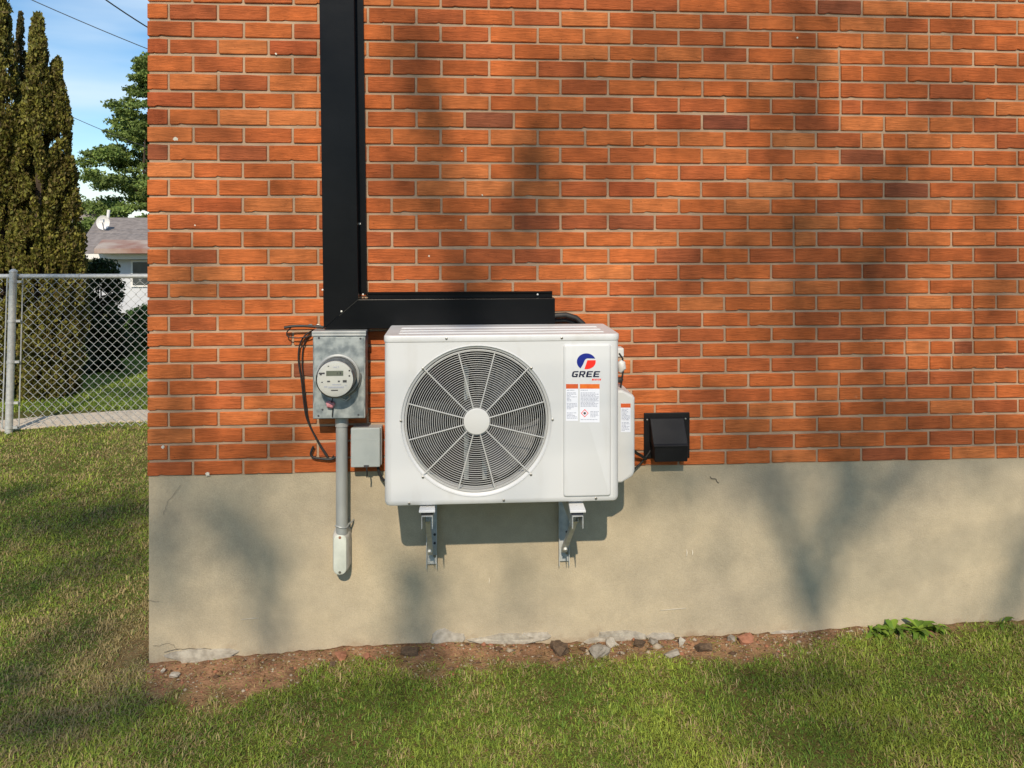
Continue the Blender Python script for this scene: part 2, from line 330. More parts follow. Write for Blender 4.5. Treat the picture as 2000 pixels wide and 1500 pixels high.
def dirt_mask(x, y):
    x = np.asarray(x, float); y = np.asarray(y, float)
    e = dirt_edge(x)+.08*vnoise(x, y, 3.5, 7.7)+.09*vnoise(x, y, 11, 3.3); d = np.clip((e+y)/0.13+0.5, 0, 1)*(y < 0.03)
    left = np.exp(-(((x+0.10)/0.14)**2+((y-0.12)/0.40)**2))*0.55
    return np.clip(np.maximum(d, left), 0, 1)

def build_ground():
    xs = np.concatenate([[-400, -200, -90, -45, -25, -15, -9, -6, -4.5], np.arange(-3.6, -1.0, .12), np.arange(-1.0, 4.7, .028), [4.9, 5.4, 6.2, 8, 11, 16, 30, 60, 150, 400]])
    ys = np.concatenate([[-400, -150, -60, -30, -16, -9, -6, -4, -2.8, -2, -1.5], np.arange(-1.2, .06, .022), np.arange(.1, 6, .12), [6.5, 7, 8, 9, 10, 12, 14, 17, 20, 22, 26, 35, 50, 90, 200, 500]])
    X, Y = np.meshgrid(xs, ys); Z = ground_z(X, Y); sel = (X > -4) & (X < 5) & (Y > -1.6) & (Y < 6.2)
    Z[sel] += lumps(X[sel], Y[sel])
    nx, ny = len(xs), len(ys); V = np.stack([X.ravel(), Y.ravel(), Z.ravel()], 1)
    i = (np.arange(ny-1)[:, None]*nx+np.arange(nx-1)[None, :]).ravel(); Fc = np.stack([i, i+1, i+nx+1, i+nx], 1).ravel()
    dm = np.zeros_like(X); dm[sel] = dirt_mask(X[sel], Y[sel])
    n1 = np.zeros_like(X); n1[sel] = vnoise(X[sel], Y[sel], 7.0, 5.5)
    T = np.stack([np.clip(dm+n1*.25*(dm > .02), 0, 1)]*3+[np.ones_like(X)], -1).reshape(-1, 4)
    m = bpy.data.materials.new('soil'); m.use_nodes = True; MATS['soil'] = m; t = m.node_tree; n = t.nodes; l = t.links; b = n['Principled BSDF']
    b.inputs['Roughness'].default_value = 0.95; b.inputs['Specular IOR Level'].default_value = 0.1
    at_ = n.new('ShaderNodeAttribute'); at_.attribute_name = 'tint'; co = n.new('ShaderNodeTexCoord')
    a = n.new('ShaderNodeTexNoise'); a.inputs['Scale'].default_value = 9; a.inputs['Detail'].default_value = 8; a.inputs['Roughness'].default_value = .7; l.new(co.outputs['Object'], a.inputs['Vector'])
    r1 = n.new('ShaderNodeValToRGB'); r1.color_ramp.elements[0].color = (*s2l((92, 76, 46)), 1); r1.color_ramp.elements[1].color = (*s2l((90, 100, 46)), 1); r1.color_ramp.elements[0].position = .35; r1.color_ramp.elements[1].position = .65
    r2 = n.new('ShaderNodeValToRGB'); r2.color_ramp.elements[0].color = (*s2l((94, 70, 52)), 1); r2.color_ramp.elements[1].color = (*s2l((174, 133, 102)), 1); r2.color_ramp.elements[0].position = .3; r2.color_ramp.elements[1].position = .7
    l.new(a.outputs[0], r1.inputs[0]); l.new(a.outputs[0], r2.inputs[0])
    mx = n.new('ShaderNodeMixRGB'); l.new(at_.outputs['Fac'], mx.inputs[0]); l.new(r1.outputs[0], mx.inputs[1]); l.new(r2.outputs[0], mx.inputs[2]); l.new(mx.outputs[0], b.inputs['Base Color'])
    nb = n.new('ShaderNodeTexNoise'); nb.inputs['Scale'].default_value = 90; nb.inputs['Detail'].default_value = 7; l.new(co.outputs['Object'], nb.inputs['Vector'])
    bp = n.new('ShaderNodeBump'); bp.inputs['Strength'].default_value = .8; bp.inputs['Distance'].default_value = .012; l.new(nb.outputs[0], bp.inputs['Height']); l.new(bp.outputs[0], b.inputs['Normal'])
    o = np_mesh('lawn', V, Fc, np.full((nx-1)*(ny-1), 4), T, 'soil', smooth=True); tag(o, 'patchy mown lawn with bare earth beside the foundation', None, None, 'structure')
build_ground()

def gz1(x, y): return float(ground_z(x, y)+lumps(np.array([x]), np.array([y]))[0])

# ------------------------------------------------------------------ the brick house
PITCH = 0.2256; JNT = 0.0108
ROWY = [4, 38, 72.5, 105.5, 141, 176.5, 210, 245, 279.5, 314.6, 348, 383, 416.6, 450, 484.5, 518, 552, 584, 616.5, 648.8, 679.7, 710.6, 742.6, 774, 804.5, 836, 868.5, 901.5, 930.3]
ROWZ = [ZC-(y-450)/430 for y in ROWY]
for _ in range(14): ROWZ.insert(0, ROWZ[0]+0.0795)
PAR0 = 14                                    # rows added on top keep the bond's parity
FT = ROWZ[-1]; WTOP = ROWZ[0]; XR = 6.4; YB = 5.0
house = thing('brick_house', (0, 0, 0), 'orange-red brick house wall on a beige parged foundation', 'house')

mb = MB(); mb.box((0.0068, 0.0068, FT-0.002), (XR-.006, YB, WTOP))
wall = mb.build('wall', 'mortar', house)

def brick_mesh(seed, Lb=0.2136, Hb=0.068, D=0.085):
    "front outline with nicked arrises, a soft bevel and a body"
    r = random.Random(seed); h, l = Hb/2, Lb/2; cc = lambda: r.uniform(.002, .006)
    pts = [(-l, -h+cc()), (-l+cc(), -h)]
    if r.random() < .6:                                    # a chipped bottom arris
        x = r.uniform(-.8, .55)*l; wd = r.uniform(.012, .045); dp = r.uniform(.0015, .007); pts += [(x, -h+r.uniform(0, .001)), (x+wd*r.uniform(.25, .6), -h+dp), (x+wd, -h+dp*r.uniform(.2, .6))]
    pts += [(l-cc(), -h+r.uniform(0, .0012)), (l, -h+cc())]
    pts += [(l-r.uniform(0, .001), h-cc()*.6), (r.uniform(-.6, .6)*l, h-r.uniform(-.0004, .0014)), (-l+r.uniform(0, .001), h-cc()*.4)]
    n = len(pts); c = 0.0028
    v = [(x, D, z) for x, z in pts]+[(x, 0.0028, z) for x, z in pts]
    v += [(x-math.copysign(min(c, abs(x)), x), 0.0, z-math.copysign(min(c, abs(z)), z) if abs(z) > .004 else z) for x, z in pts]
    f = [tuple(range(2*n, 3*n))]
    for i in range(n):
        j = (i+1) % n; f += [(i, j, n+j, n+i), (n+i, n+j, 2*n+j, 2*n+i)]
    return v, f
VARS = [brick_mesh(s) for s in range(22)]
BME = []
for k, (v, f) in enumerate(VARS):
    me = bpy.data.meshes.new('brick'); me.from_pydata(v, [], f); bm = bmesh.new(); bm.from_mesh(me); bmesh.ops.recalc_face_normals(bm, faces=bm.faces); bm.to_mesh(me); bm.free()
    me.materials.append(MATS['brick']); BME.append(me)

def project(p):
    d = Vector(p)-CAM; z = d.dot(FW); return 1000+F*d.dot(RT)/z, 450-F*d.z/z
COVER = [(752, 640, 1208, 988), (628, 0, 706, 640), (706, 572, 1083, 640), (612, 648, 716, 818), (686, 836, 746, 913), (1258, 808, 1344, 903), (1208, 765, 1238, 940)]
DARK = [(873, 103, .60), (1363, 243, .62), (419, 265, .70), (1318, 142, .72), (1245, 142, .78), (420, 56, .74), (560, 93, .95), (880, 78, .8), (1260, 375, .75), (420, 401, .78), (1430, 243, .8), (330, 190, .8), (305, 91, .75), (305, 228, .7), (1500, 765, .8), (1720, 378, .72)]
bricks = []
rb = random.Random(3)
for i in range(len(ROWZ)-1):
    zt, zb = ROWZ[i], ROWZ[i+1]; par = (i-PAR0) % 2
    js = [0.0]; x = 0.0937 if par == 0 else 0.2003
    while x < XR-.06:
        js.append(x+(rb.uniform(-.0035, .0035) if x > .1 else 0))
        if x == 0.0937: x = 0.3131
        else: x += PITCH
        if x > 3.0 and i >= 12 and rb.random() < .10: js.append(js[-1]+PITCH*.5+rb.uniform(-.01, .01))
    js.append(XR)
    for k in range(len(js)-1):
        x0 = js[k]+(JNT/2 if k else 0); x1 = js[k+1]-(JNT/2 if k < len(js)-2 else 0)
        z1 = zt-JNT/2; z0 = zb+JNT/2 if i < len(ROWZ)-2 else zb+.001
        bricks.append((x0, x1, z0+rb.uniform(-.0012, .0012), z1+rb.uniform(-.0012, .0012), rb.randrange(22), rb.uniform(-.0026, .0018), rb.uniform(-.004, .004)))
def vis(b):
    ax, ay = project((b[0], 0, b[3])); bx, by = project((b[1], 0, b[2]))
    ax, bx = max(ax, 0), min(bx, 2000); ay = max(ay, 0)
    if bx <= ax or by <= ay: return 0
    a = (bx-ax)*(by-ay)
    for q in COVER: a -= max(0, min(bx, q[2])-max(ax, q[0]))*max(0, min(by, q[3])-max(ay, q[1]))
    return a
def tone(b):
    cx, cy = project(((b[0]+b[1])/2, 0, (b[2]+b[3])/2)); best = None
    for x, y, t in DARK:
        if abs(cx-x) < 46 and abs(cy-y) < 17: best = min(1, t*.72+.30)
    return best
order = sorted(range(len(bricks)), key=lambda i: -(vis(bricks[i])+(5000 if tone(bricks[i]) else 0)))
single = set(order[:299])
rest_v, rest_f = [], []
def put_rest(v, f, M):
    k = len(rest_v); rest_v.extend([tuple(M @ Vector(p)) for p in v]); rest_f.extend([tuple(i+k for i in q) for q in f])
for i, (x0, x1, z0, z1, kv, dy, ro) in enumerate(bricks):
    loc = Vector(((x0+x1)/2, dy, (z0+z1)/2)); S = ((x1-x0)/.2136, 1, (z1-z0)/.068)
    if i in single:
        o = bpy.data.objects.new('brick', BME[kv]); C.objects.link(o); o.parent = wall; o.location = loc; o.scale = S; o.rotation_euler = (0, ro, 0)
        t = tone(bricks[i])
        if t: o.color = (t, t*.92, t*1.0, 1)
    else:
        put_rest(*VARS[kv], Matrix.Translation(loc) @ Matrix.Rotation(ro, 4, 'Y') @ Matrix.Diagonal((*S, 1)))
# the side wall round the corner
for i in range(len(ROWZ)-1):
    y = 0.205 if (i-PAR0) % 2 == 0 else .098
    while y < YB-.25:
        z1, z0 = ROWZ[i]-JNT/2, ROWZ[i+1]+JNT/2
        M = Matrix.Translation((0, y+PITCH/2-JNT/2+.006, (z0+z1)/2)) @ Matrix.Rotation(-math.pi/2, 4, 'Z') @ Matrix.Diagonal(((PITCH-JNT)/.2136, 1, (z1-z0)/.068, 1))
        put_rest(*VARS[rb.randrange(22)], M); y += PITCH
mb = MB(); mb.v = rest_v; mb.f = rest_f; mb.sm = [False]*len(rest_f)
o = mb.build('brick', 'brick', wall); o['kind'] = 'stuff'; o.name = 'more_bricks'

# foundation: parged face with a faint trowelled wave and a ragged foot
def foundation():
    xs = np.arange(0.004, XR, .05); zs = np.concatenate([np.arange(-.35, .0, .12), np.arange(0, FT-.01, .05), [FT-.0005]])
    X, Z = np.meshgrid(xs, zs); Y = 0.0085+0.0022*vnoise(X, Z, 1.6, 2.2)+.0008*vnoise(X, Z, 7, 4.2); Y = np.maximum(Y, .0045)
    nx, nz = len(xs), len(zs); V = np.stack([X.ravel(), Y.ravel(), Z.ravel()], 1)
    i = (np.arange(nz-1)[:, None]*nx+np.arange(nx-1)[None, :]).ravel(); Fc = np.stack([i, i+1, i+nx+1, i+nx], 1)
    mb = MB(); mb.add(V.tolist(), Fc.tolist(), True)
    yb = V[:, 1].reshape(nz, nx)
    # corner return
    for k in range(nz-1):
        mb.add([(xs[0], yb[k, 0], zs[k]), (xs[0], YB, zs[k]), (xs[0], YB, zs[k+1]), (xs[0], yb[k+1, 0], zs[k+1])], [(0, 1, 2, 3)])
    mb.add([(xs[0], .01, FT-.0005), (XR, .01, FT-.0005), (XR, YB, FT-.0005), (xs[0], YB, FT-.0005)], [(0, 1, 2, 3)])
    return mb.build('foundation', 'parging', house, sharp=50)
fnd = foundation()
# rough patches and broken parging along the foot
def patch(x, y, w, h, seed, mt='parge_rough', th=.007, Y=.004):
    r = random.Random(seed); c = at(x, y, 0); n = 15; pts = []
    for k in range(n):
        a = 2*math.pi*k/n; q = r.uniform(.72, 1.12); pts.append((c.x+w/430/2*q*math.cos(a), c.z+h/430/2*q*math.sin(a)))
    v = [(px, Y+.006, pz) for px, pz in pts]+[(c.x+(px-c.x)*.93, Y-th*r.uniform(.5, 1), c.z+(pz-c.z)*.9) for px, pz in pts]+[(c.x, Y-th, c.z)]
    f = [(i, (i+1) % n, n+(i+1) % n, n+i) for i in range(n)]+[(n+i, n+(i+1) % n, 2*n) for i in range(n)]
    return MB().add(v, f, True).build('parging_patch', mt, fnd, sharp=30)
patch(395, 1283, 150, 34, 1, th=.010); patch(872, 1250, 70, 44, 2, 'rubble_white', .006); patch(985, 1250, 150, 26, 3, th=.012)
patch(1050, 1244, 70, 22, 4, 'rubble_white', .008); patch(1205, 1250, 130, 34, 5, th=.012); patch(1290, 1246, 60, 24, 6, 'rubble_white', .01); patch(1540, 1238, 110, 14, 7, 'rubble_white', .006)
# hairline cracks: thin dark wandering ribbons scored in the parging
mat('crack', s2l((96, 88, 76)), None, 1.0)
def crack(pts, wid=.0016):
    P = []; r = random.Random(len(pts)*7+int(pts[0][0]))
    for a, b in zip(pts[:-1], pts[1:]):
        for k in range(6):
            t = k/6; P.append(at(a[0]+(b[0]-a[0])*t+r.uniform(-2, 2), a[1]+(b[1]-a[1])*t+r.uniform(-1.6, 1.6), .006))
    P = [Vector((p.x, .0035, p.z)) for p in P]
    MB().tube(P, wid*.6, 4).build('crack', 'crack', fnd)
crack([(322, 1272), (350, 1268), (400, 1266), (430, 1274), (468, 1289)]); crack([(300, 1262), (330, 1255), (352, 1270)], .001); crack([(287, 1172), (318, 1174)], .001); crack([(320, 1005), (330, 975), (360, 940)], .001)
crack([(1385, 930), (1398, 936), (1405, 944)], .003); crack([(886, 1240), (898, 1252)], .0012)
mat('scrape', s2l((214, 206, 188)), None, .9)
def scrape(a, b, wid):
    p, q = at(*a, .004), at(*b, .004); p.y = q.y = .0042
    MB().tube([p, (p+q)/2+Vector((.002, 0, .001)), q], [wid*.4, wid, wid*.4], 4).build('scrape', 'scrape', fnd)
scrape((1341, 1073), (1341, 1086), .003); scrape((1352, 1074), (1352, 1084), .003); scrape((955, 1128), (955, 1140), .002); scrape((1290, 1192), (1340, 1188), .0015); scrape((470, 1210), (505, 1207), .0015)
# bits of old sealant on the bricks
def dab(x, y, s, seed):
    r = random.Random(seed); c = at(x, y, 0); n = 9
    pts = [(c.x+s*r.uniform(.5, 1.2)*math.cos(2*math.pi*k/n), c.z+s*r.uniform(.5, 1.2)*math.sin(2*math.pi*k/n)) for k in range(n)]
    MB().prism(pts, .002, -.0022).build('mortar_splash', 'scrape', wall)
for k, (x, y, s) in enumerate([(343, 271, .011), (838, 500, .005), (539, 105, .005), (902, 295, .004), (942, 381, .004), (900, 430, .004), (381, 440, .004), (1296, 660, .004), (1312, 663, .004), (1557, 74, .006), (318, 873, .009), (405, 926, .011)]): dab(x, y, s, k)
# roof over the wall, above the frame
mb = MB(); mb.hexa([(-.45, -.35, WTOP+.02), (XR+.4, -.35, WTOP+.02), (XR+.4, YB+.4, WTOP+1.8), (-.45, YB+.4, WTOP+1.8), (-.45, -.35, WTOP+.18), (XR+.4, -.35, WTOP+.18), (XR+.4, YB+.4, WTOP+1.96), (-.45, YB+.4, WTOP+1.96)])
mb.build('roof', 'shingle', house)

# ------------------------------------------------------------------ air conditioner
YF = -.45; YK = -.10
ax0, ax1 = AX(750.5, YF), AX(1209.5, YF); az1, az0 = AZ(653.5, 980, YF), AZ(985, 980, YF)
ac = thing('air_conditioner', ((ax0+ax1)/2, -.27, az0), 'white outdoor air conditioner unit with round fan grille on the brick wall', 'air conditioner')
fcx, fcz = at(931, 822, YF).x, at(931, 822, YF).z; RB = 0.308; lidz = AZ(667, 980, YF)
def plan(ins=0, rc=.028, n=7):
    p = []
    for cx, a0, sg in ((ax1-rc, 0, 1), (ax0+rc, -90, 1)):
        for k in range(n+1):
            a = math.radians((0 if cx > fcx else -90)-90*k/n) if True else 0
            p.append((cx+(rc-ins)*math.cos(a), YF+rc+(rc-ins)*math.sin(a)))
    return [(ax1-ins, YK)]+p+[(ax0+ins, YK)]
def casing():
    mb = MB(); rows = [(az0, .014), (az0+.004, .006), (az0+.012, .0015), (az0+.022, 0), (lidz, 0)]
    pl = [plan(i) for z, i in rows]; n = len(pl[0]); v = []
    for (z, i), p in zip(rows, pl): v += [(x, y, z) for x, y in p]
    f = []
    for a in range(len(rows)-1):
        for k in range(n-1):
            if k == 8 and a == 3: continue            # the flat front: filled round the fan opening below
            f.append((a*n+k, a*n+k+1, (a+1)*n+k+1, (a+1)*n+k))
    mb.add(v, f, True); mb.add([(x, y, az0) for x, y in pl[0]], [tuple(range(n))])
    # flat front with round opening
    bm = bmesh.new(); x1, x0 = pl[3][8][0], pl[3][9][0]; za, zb = az0+.022, lidz
    ol = [bm.verts.new((x, YF, z)) for x, z in ((x0, za), (x1, za), (x1, zb), (x0, zb))]
    cl = [bm.verts.new((fcx+RB*math.cos(2*math.pi*k/96), YF, fcz+RB*math.sin(2*math.pi*k/96))) for k in range(96)]
    ed = [bm.edges.new((ol[i], ol[(i+1) % 4])) for i in range(4)]+[bm.edges.new((cl[i], cl[(i+1) % 96])) for i in range(96)]
    bmesh.ops.triangle_fill(bm, use_beauty=True, use_dissolve=False, edges=ed)
    bm.verts.index_update(); mb.add([tuple(q.co) for q in bm.verts], [tuple(q.index for q in fc.verts) for fc in bm.faces]); bm.free()
    # rear
    mb.add([(ax0, YK, az0), (ax1, YK, az0), (ax1, YK, lidz), (ax0, YK, lidz)], [(0, 1, 2, 3)])
    return mb.build('casing', 'white_metal', ac, fix=True, sharp=30)
cas = casing()
# rolled lip and orifice
mb = MB(); mb.lathe([(RB+.0004, YF-.0002), (RB+.0002, YF+.001), (.3055, YF+.004), (.300, YF+.0055), (.296, YF+.010), (.294, YF+.02), (.293, YF+.075)], fcx, fcz, 96)
mb.build('fan_orifice', 'white_metal', ac, sharp=60)
mb = MB(); mb.lathe([(RB+.0045, YF+.0005), (RB+.0035, YF-.0024), (RB+.001, YF-.0026), (RB-.001, YF+.001)], fcx, fcz, 96); mb.build('bezel', 'white_metal', ac, sharp=60)
mb = MB(); mb.box((ax0+.012, YF+.0765, az0+.012), (fcx-.294, YK-.004, lidz-.01)); 
mb = MB(); mb.lathe([(.2932, YF+.076), (.30, YF+.09), (.31, YK-.06)], fcx, fcz, 64); mb.lathe([(.31, YK-.058), (.001, YK-.058)], fcx, fcz, 64); mb.build('coil', 'dark_interior', ac)
# fan: hub and three swept blades, at rest
mb = MB(); mb.lathe([(.0, YF+.075), (.06, YF+.078), (.066, YF+.088), (.066, YF+.17)], fcx, fcz, 40); fan = mb.build('fan', 'fan_plastic', ac)
for b in range(3):
    v = []; nr, na = 9, 9; base = math.radians(62+120*b)
    for i in range(nr):
        r = .06+(.278-.06)*i/(nr-1); sw = .75+.35*math.sin(i/(nr-1)*math.pi*.6)
        for j in range(na):
            t = j/(na-1); a = base+(t-.5)*sw+.35*(i/(nr-1))**2; y = YF+.075+.10*t-.012*math.sin(t*math.pi)
            v.append((fcx+r*math.cos(a), y, fcz+r*math.sin(a)))
    f = [(i*na+j, i*na+j+1, (i+1)*na+j+1, (i+1)*na+j) for i in range(nr-1) for j in range(na-1)]
    MB().add(v, f, True).build('blade', 'fan_plastic', fan, fix=False)
# motor mount behind the fan
mb = MB(); mb.box((fcx-.05, YF+.19, fcz-.30), (fcx-.03, YF+.21, fcz+.30)); mb.box((fcx+.03, YF+.19, fcz-.30), (fcx+.05, YF+.21, fcz+.30)); mb.build('motor_mount', 'galvanised', ac)
# wire guard
mb = MB(); nring = 27
for k in range(nring):
    r = .058+(.287-.058)*k/(nring-1); dom = -.010*(1-(r/.29)**2)
    mb.tube([(fcx+r*math.cos(2*math.pi*i/72), YF+.004+dom, fcz+r*math.sin(2*math.pi*i/72)) for i in range(72)], .00122, 5, closed=True)
mb.tube([(fcx+.291*math.cos(2*math.pi*i/96), YF+.006, fcz+.291*math.sin(2*math.pi*i/96)) for i in range(96)], .0028, 6, closed=True)
gr = mb.build('fan_grille', 'wire_white', ac, fix=False)
for k in range(12):
    a = math.radians(15+30*k); long = k % 3 == 1
    P = [(fcx+r*math.cos(a), YF+.0005-.010*(1-(r/.29)**2), fcz+r*math.sin(a)) for r in (.045, .12, .2, .26, .306 if long else .286)]
    MB().tube(P, .0029, 6).build('spoke', 'wire_white', gr)
mb = MB(); mb.lathe([(.054, YF-.004), (.054, YF-.0125), (.0525, YF-.0142), (.050, YF-.0147), (.0, YF-.0148)], fcx, fcz, 48); mb.build('grille_hub', 'white_plastic', gr, sharp=60)
# lid
def lid():
    mb = MB(); zt = az1; rows = [(lidz+.0012, -.0022), (lidz+.004, -.0032), (zt-.006, -.0032), (zt-.002, -.001), (zt, .006)]
    v = []; pl = []
    for z, i in rows: p = plan(i); pl.append(p); v += [(x, y, z) for x, y in p]
    n = len(pl[0]); f = [(a*n+k, a*n+k+1, (a+1)*n+k+1, (a+1)*n+k) for a in range(4) for k in range(n-1)]
    mb.add(v, f, True); mb.add([(x, y, zt) for x, y in pl[-1]], [tuple(range(n))]); mb.add([(x, y, lidz+.0012) for x, y in pl[0]], [tuple(range(n))])
    o = mb.build('lid', 'white_metal', ac, sharp=40)
    for y in (YF+.05, YF+.13, YF+.22):
        MB().hexa([(ax0+.05, y, zt-.001), (ax1-.05, y, zt-.001), (ax1-.05, y+.045, zt-.001), (ax0+.05, y+.045, zt-.001), (ax0+.058, y+.006, zt+.004), (ax1-.058, y+.006, zt+.004), (ax1-.058, y+.039, zt+.004), (ax0+.058, y+.039, zt+.004)]).build('rib', 'white_metal', o, bevel=.002)
lid()
# access panel
p0, p1 = at(1100, 672, YF), at(1193, 968, YF)
plate(MB(), (p0.x+p1.x)/2, (p0.z+p1.z)/2, p1.x-p0.x, p0.z-p1.z, .012, YF+.001, YF-.009, .008).build('access_panel', 'white_metal', ac, sharp=60)
YP = YF-.009
def q(x, y, Y=YP): c = at(x, y, Y); return (c.x, c.z)
# emblem
mb = MB(); cx, cy, rr = 1145.3, 707, 18.3
def arc(a0, a1, n, rx=18.6, ry=16.4, x=1145.2, y=706.5): return [(x+rx*math.cos(math.radians(a0+(a1-a0)*k/n)), y-ry*math.sin(math.radians(a0+(a1-a0)*k/n))) for k in range(n+1)]
blue = arc(22, 232, 26)+[(1138.5, 712), (1141.5, 704.5), (1144, 701.2), (1147, 700)]
red = [(1147.2, 703.6), (1163.4, 703.4)]+arc(2, -82, 10, 18.2, 14.6, 1145.2, 706.4)[0:]+[(1141.4, 721)]
em = MB().prism([q(*p) for p in blue], YP, YP-.0008).build('emblem', 'blue_print', ac)
MB().prism([q(*p) for p in red], YP, YP-.0008).build('emblem_fan', 'red_print', em)
E_ = [(0, 0), (1, 0), (1, .2), (.32, .2), (.32, .4), (.9, .4), (.9, .6), (.32, .6), (.32, .8), (1, .8), (1, 1), (.12, 1), (0, .88)]
G_ = [(1, .8), (1, 1), (.25, 1), (.06, .9), (0, .72), (0, .28), (.06, .1), (.25, 0), (1, 0), (1, .56), (.48, .56), (.48, .38), (.72, .38), (.72, .2), (.38, .2), (.3, .28), (.3, .72), (.38, .8)]
R_ = [(0, 0), (.28, 0), (.28, .33), (.46, .33), (.68, 0), (1, 0), (.76, .36), (.95, .44), (1, .56), (1, .84), (.9, 1), (0, 1), (0, .5), (.28, .52), (.28, .8), (.7, .8), (.7, .52), (.28, .519), (0, .499)]
mb = MB(); x = 1117.3
for g in (G_, R_, E_, E_):
    mb.prism([q(x+px*11.6+(pz-.5)*2.6, 736.6-pz*11.8) for px, pz in g], YP, YP-.0008); x += 14.0
mb.build('lettering', 'navy_print', ac)
mb = MB()
for k, ww in enumerate((3.2, 2.2, 2.8, 1.8, 2.6, 2.4)): 
    xx = 1156+k*3.1; mb.prism([q(xx, 743), q(xx+ww*.8, 743), q(xx+ww*.8+.6, 739.6), q(xx+.6, 739.6)], YP, YP-.0008)
mb.build('small_lettering', 'red_print', ac)
# warning labels with their printed lines
def label(x0, y0, x1, y1, head, Y, seed, gap=None, hmat='orange_print', parent=ac, band=9):
    r = random.Random(seed)
    lb = MB().prism([q(x0, y1, Y), q(x1, y1, Y), q(x1, y0, Y), q(x0, y0, Y)], Y, Y-.0006).build('warning_label', 'label_white', parent)
    MB().prism([q(x0, y0+band, Y), q(x1, y0+band, Y), q(x1, y0, Y), q(x0, y0, Y)], Y-.0004, Y-.0010).build('header_band', hmat, lb)
    mb = MB(); y = y0+band+3
    while y < y1-3:
        if r.random() < .86:
            x = x0+1.5; xe = x1-1.5-(r.random()**3)*(x1-x0)*.6
            if gap and gap[1] < y < gap[3]: x = gap[2]+1
            while x < xe-1:
                ww = min(r.uniform(1.5, 6), xe-x)
                mb.prism([q(x, y+.75, Y), q(x+ww, y+.75, Y), q(x+ww, y-.65, Y), q(x, y-.65, Y)], Y-.0004, Y-.0009); x += ww+.9
        y += 2.6
    mb.build('print', 'print_grey', lb)
    return lb
label(1105.5, 750, 1129, 822, 1, YP, 5, hmat='orange_red_print'); lb = label(1132.5, 750, 1171, 825, 1, YP, 8, gap=(1132, 798, 1152, 817))
d = [(1142, 799), (1149.5, 807), (1142, 815), (1134.5, 807)]; di = [(1142+(a-1142)*.78, 807+(b-807)*.78) for a, b in d]
mb = MB(); mb.prism([q(*p) for p in d], YP-.0004, YP-.0010); sg = mb.build('hazard_sign', 'red_print', lb)
MB().prism([q(*p) for p in di], YP-.0009, YP-.0013).build('sign_field', 'label_white', sg); MB().prism([q(1142+2.6*math.cos(k*.785), 807+2.6*math.sin(k*.785)) for k in range(8)], YP-.0012, YP-.0016).build('sign_mark', 'print_dark', sg)
# valve cover on the right flank
YV = -.36
vx0, vx1 = AX(1196, YV), AX(1240.5, YV); vz1, vz0 = AZ(762, 1225, YV), AZ(944, 1225, YV)
def vpoly(ins):
    a, b, c, d_ = vx0, vx1-ins, vz0+ins, vz1-ins; w_ = vx1-vx0
    return [(a, c), (AX(1214, YV), c), (b-.018, AZ(934, 1230, YV)+ins), (b-.006, AZ(929, 1230, YV)+ins), (b, AZ(920, 1230, YV)+ins), (b, AZ(778, 1230, YV)-ins), (b-.006, AZ(773, 1230, YV)-ins), (AX(1216, YV), d_), (a, d_)]
mb = MB(); rows = [(-.14, 0), (YV+.012, 0), (YV+.003, .003), (YV, .010)]; v = []; n = 9
for y, i in rows: v += [(x, y, z) for x, z in vpoly(i)]
mb.add(v, [(a*n+k, a*n+(k+1) % n, (a+1)*n+(k+1) % n, (a+1)*n+k) for a in range(3) for k in range(n)]+[tuple(3*n+k for k in range(n))], False)
vc = mb.build('valve_cover', 'white_plastic', ac, bevel=.003)
label(1212.5, 788, 1231.5, 844, 1, YV, 12, hmat='orange_red_print', band=8)
# handle, service caps and cable gland above the cover
mb = MB(); Yh = -.30; mb.box((AX(1203, Yh), Yh, AZ(698, 1215, Yh)), (AX(1219, Yh), Yh+.06, AZ(680, 1215, Yh))); mb.build('pipe_cap', 'white_plastic', ac, bevel=.006, seg=3)
mb = MB(); c = at(1210, 716, Yh); mb.tube([(c.x, Yh, c.z+.024), (c.x+.008, Yh, c.z+.014), (c.x+.010, Yh, c.z-.006), (c.x+.002, Yh, c.z-.024)], [.010, .018, .019, .008], 12); mb.build('pipe_cap', 'white_plastic', ac)
mb = MB(); c = at(1210, 742, Yh); mb.tube([(c.x-.02, Yh, c.z), (c.x+.005, Yh, c.z), (c.x+.012, Yh, c.z-.004)], [.011, .013, .009], 12); mb.build('cable_gland', 'rubber', ac)
mb = MB(); mb.tube([at(1209, 690, Yh), at(1216, 700, Yh), at(1217, 725, Yh), at(1214, 745, Yh), at(1210, 770, Yh)], .004, 8); mb.build('cable', 'rubber', ac)
# screws
for x, y in [(872, 661), (1097, 660), (826, 720), (1038, 719), (826, 932), (1037, 927), (783, 822), (1079, 820), (799, 983), (984, 977), (1164, 973)]:
    c = at(x, y, YF); yy = YF-(.0035 if y < 664 else .0005)
    mb = MB(); mb.lathe([(.0052, yy+.001), (.0052, yy-.0016), (.0036, yy-.0026), (0, yy-.0026)], c.x, c.z, 12); mb.build('screw', 'screw_metal', ac)

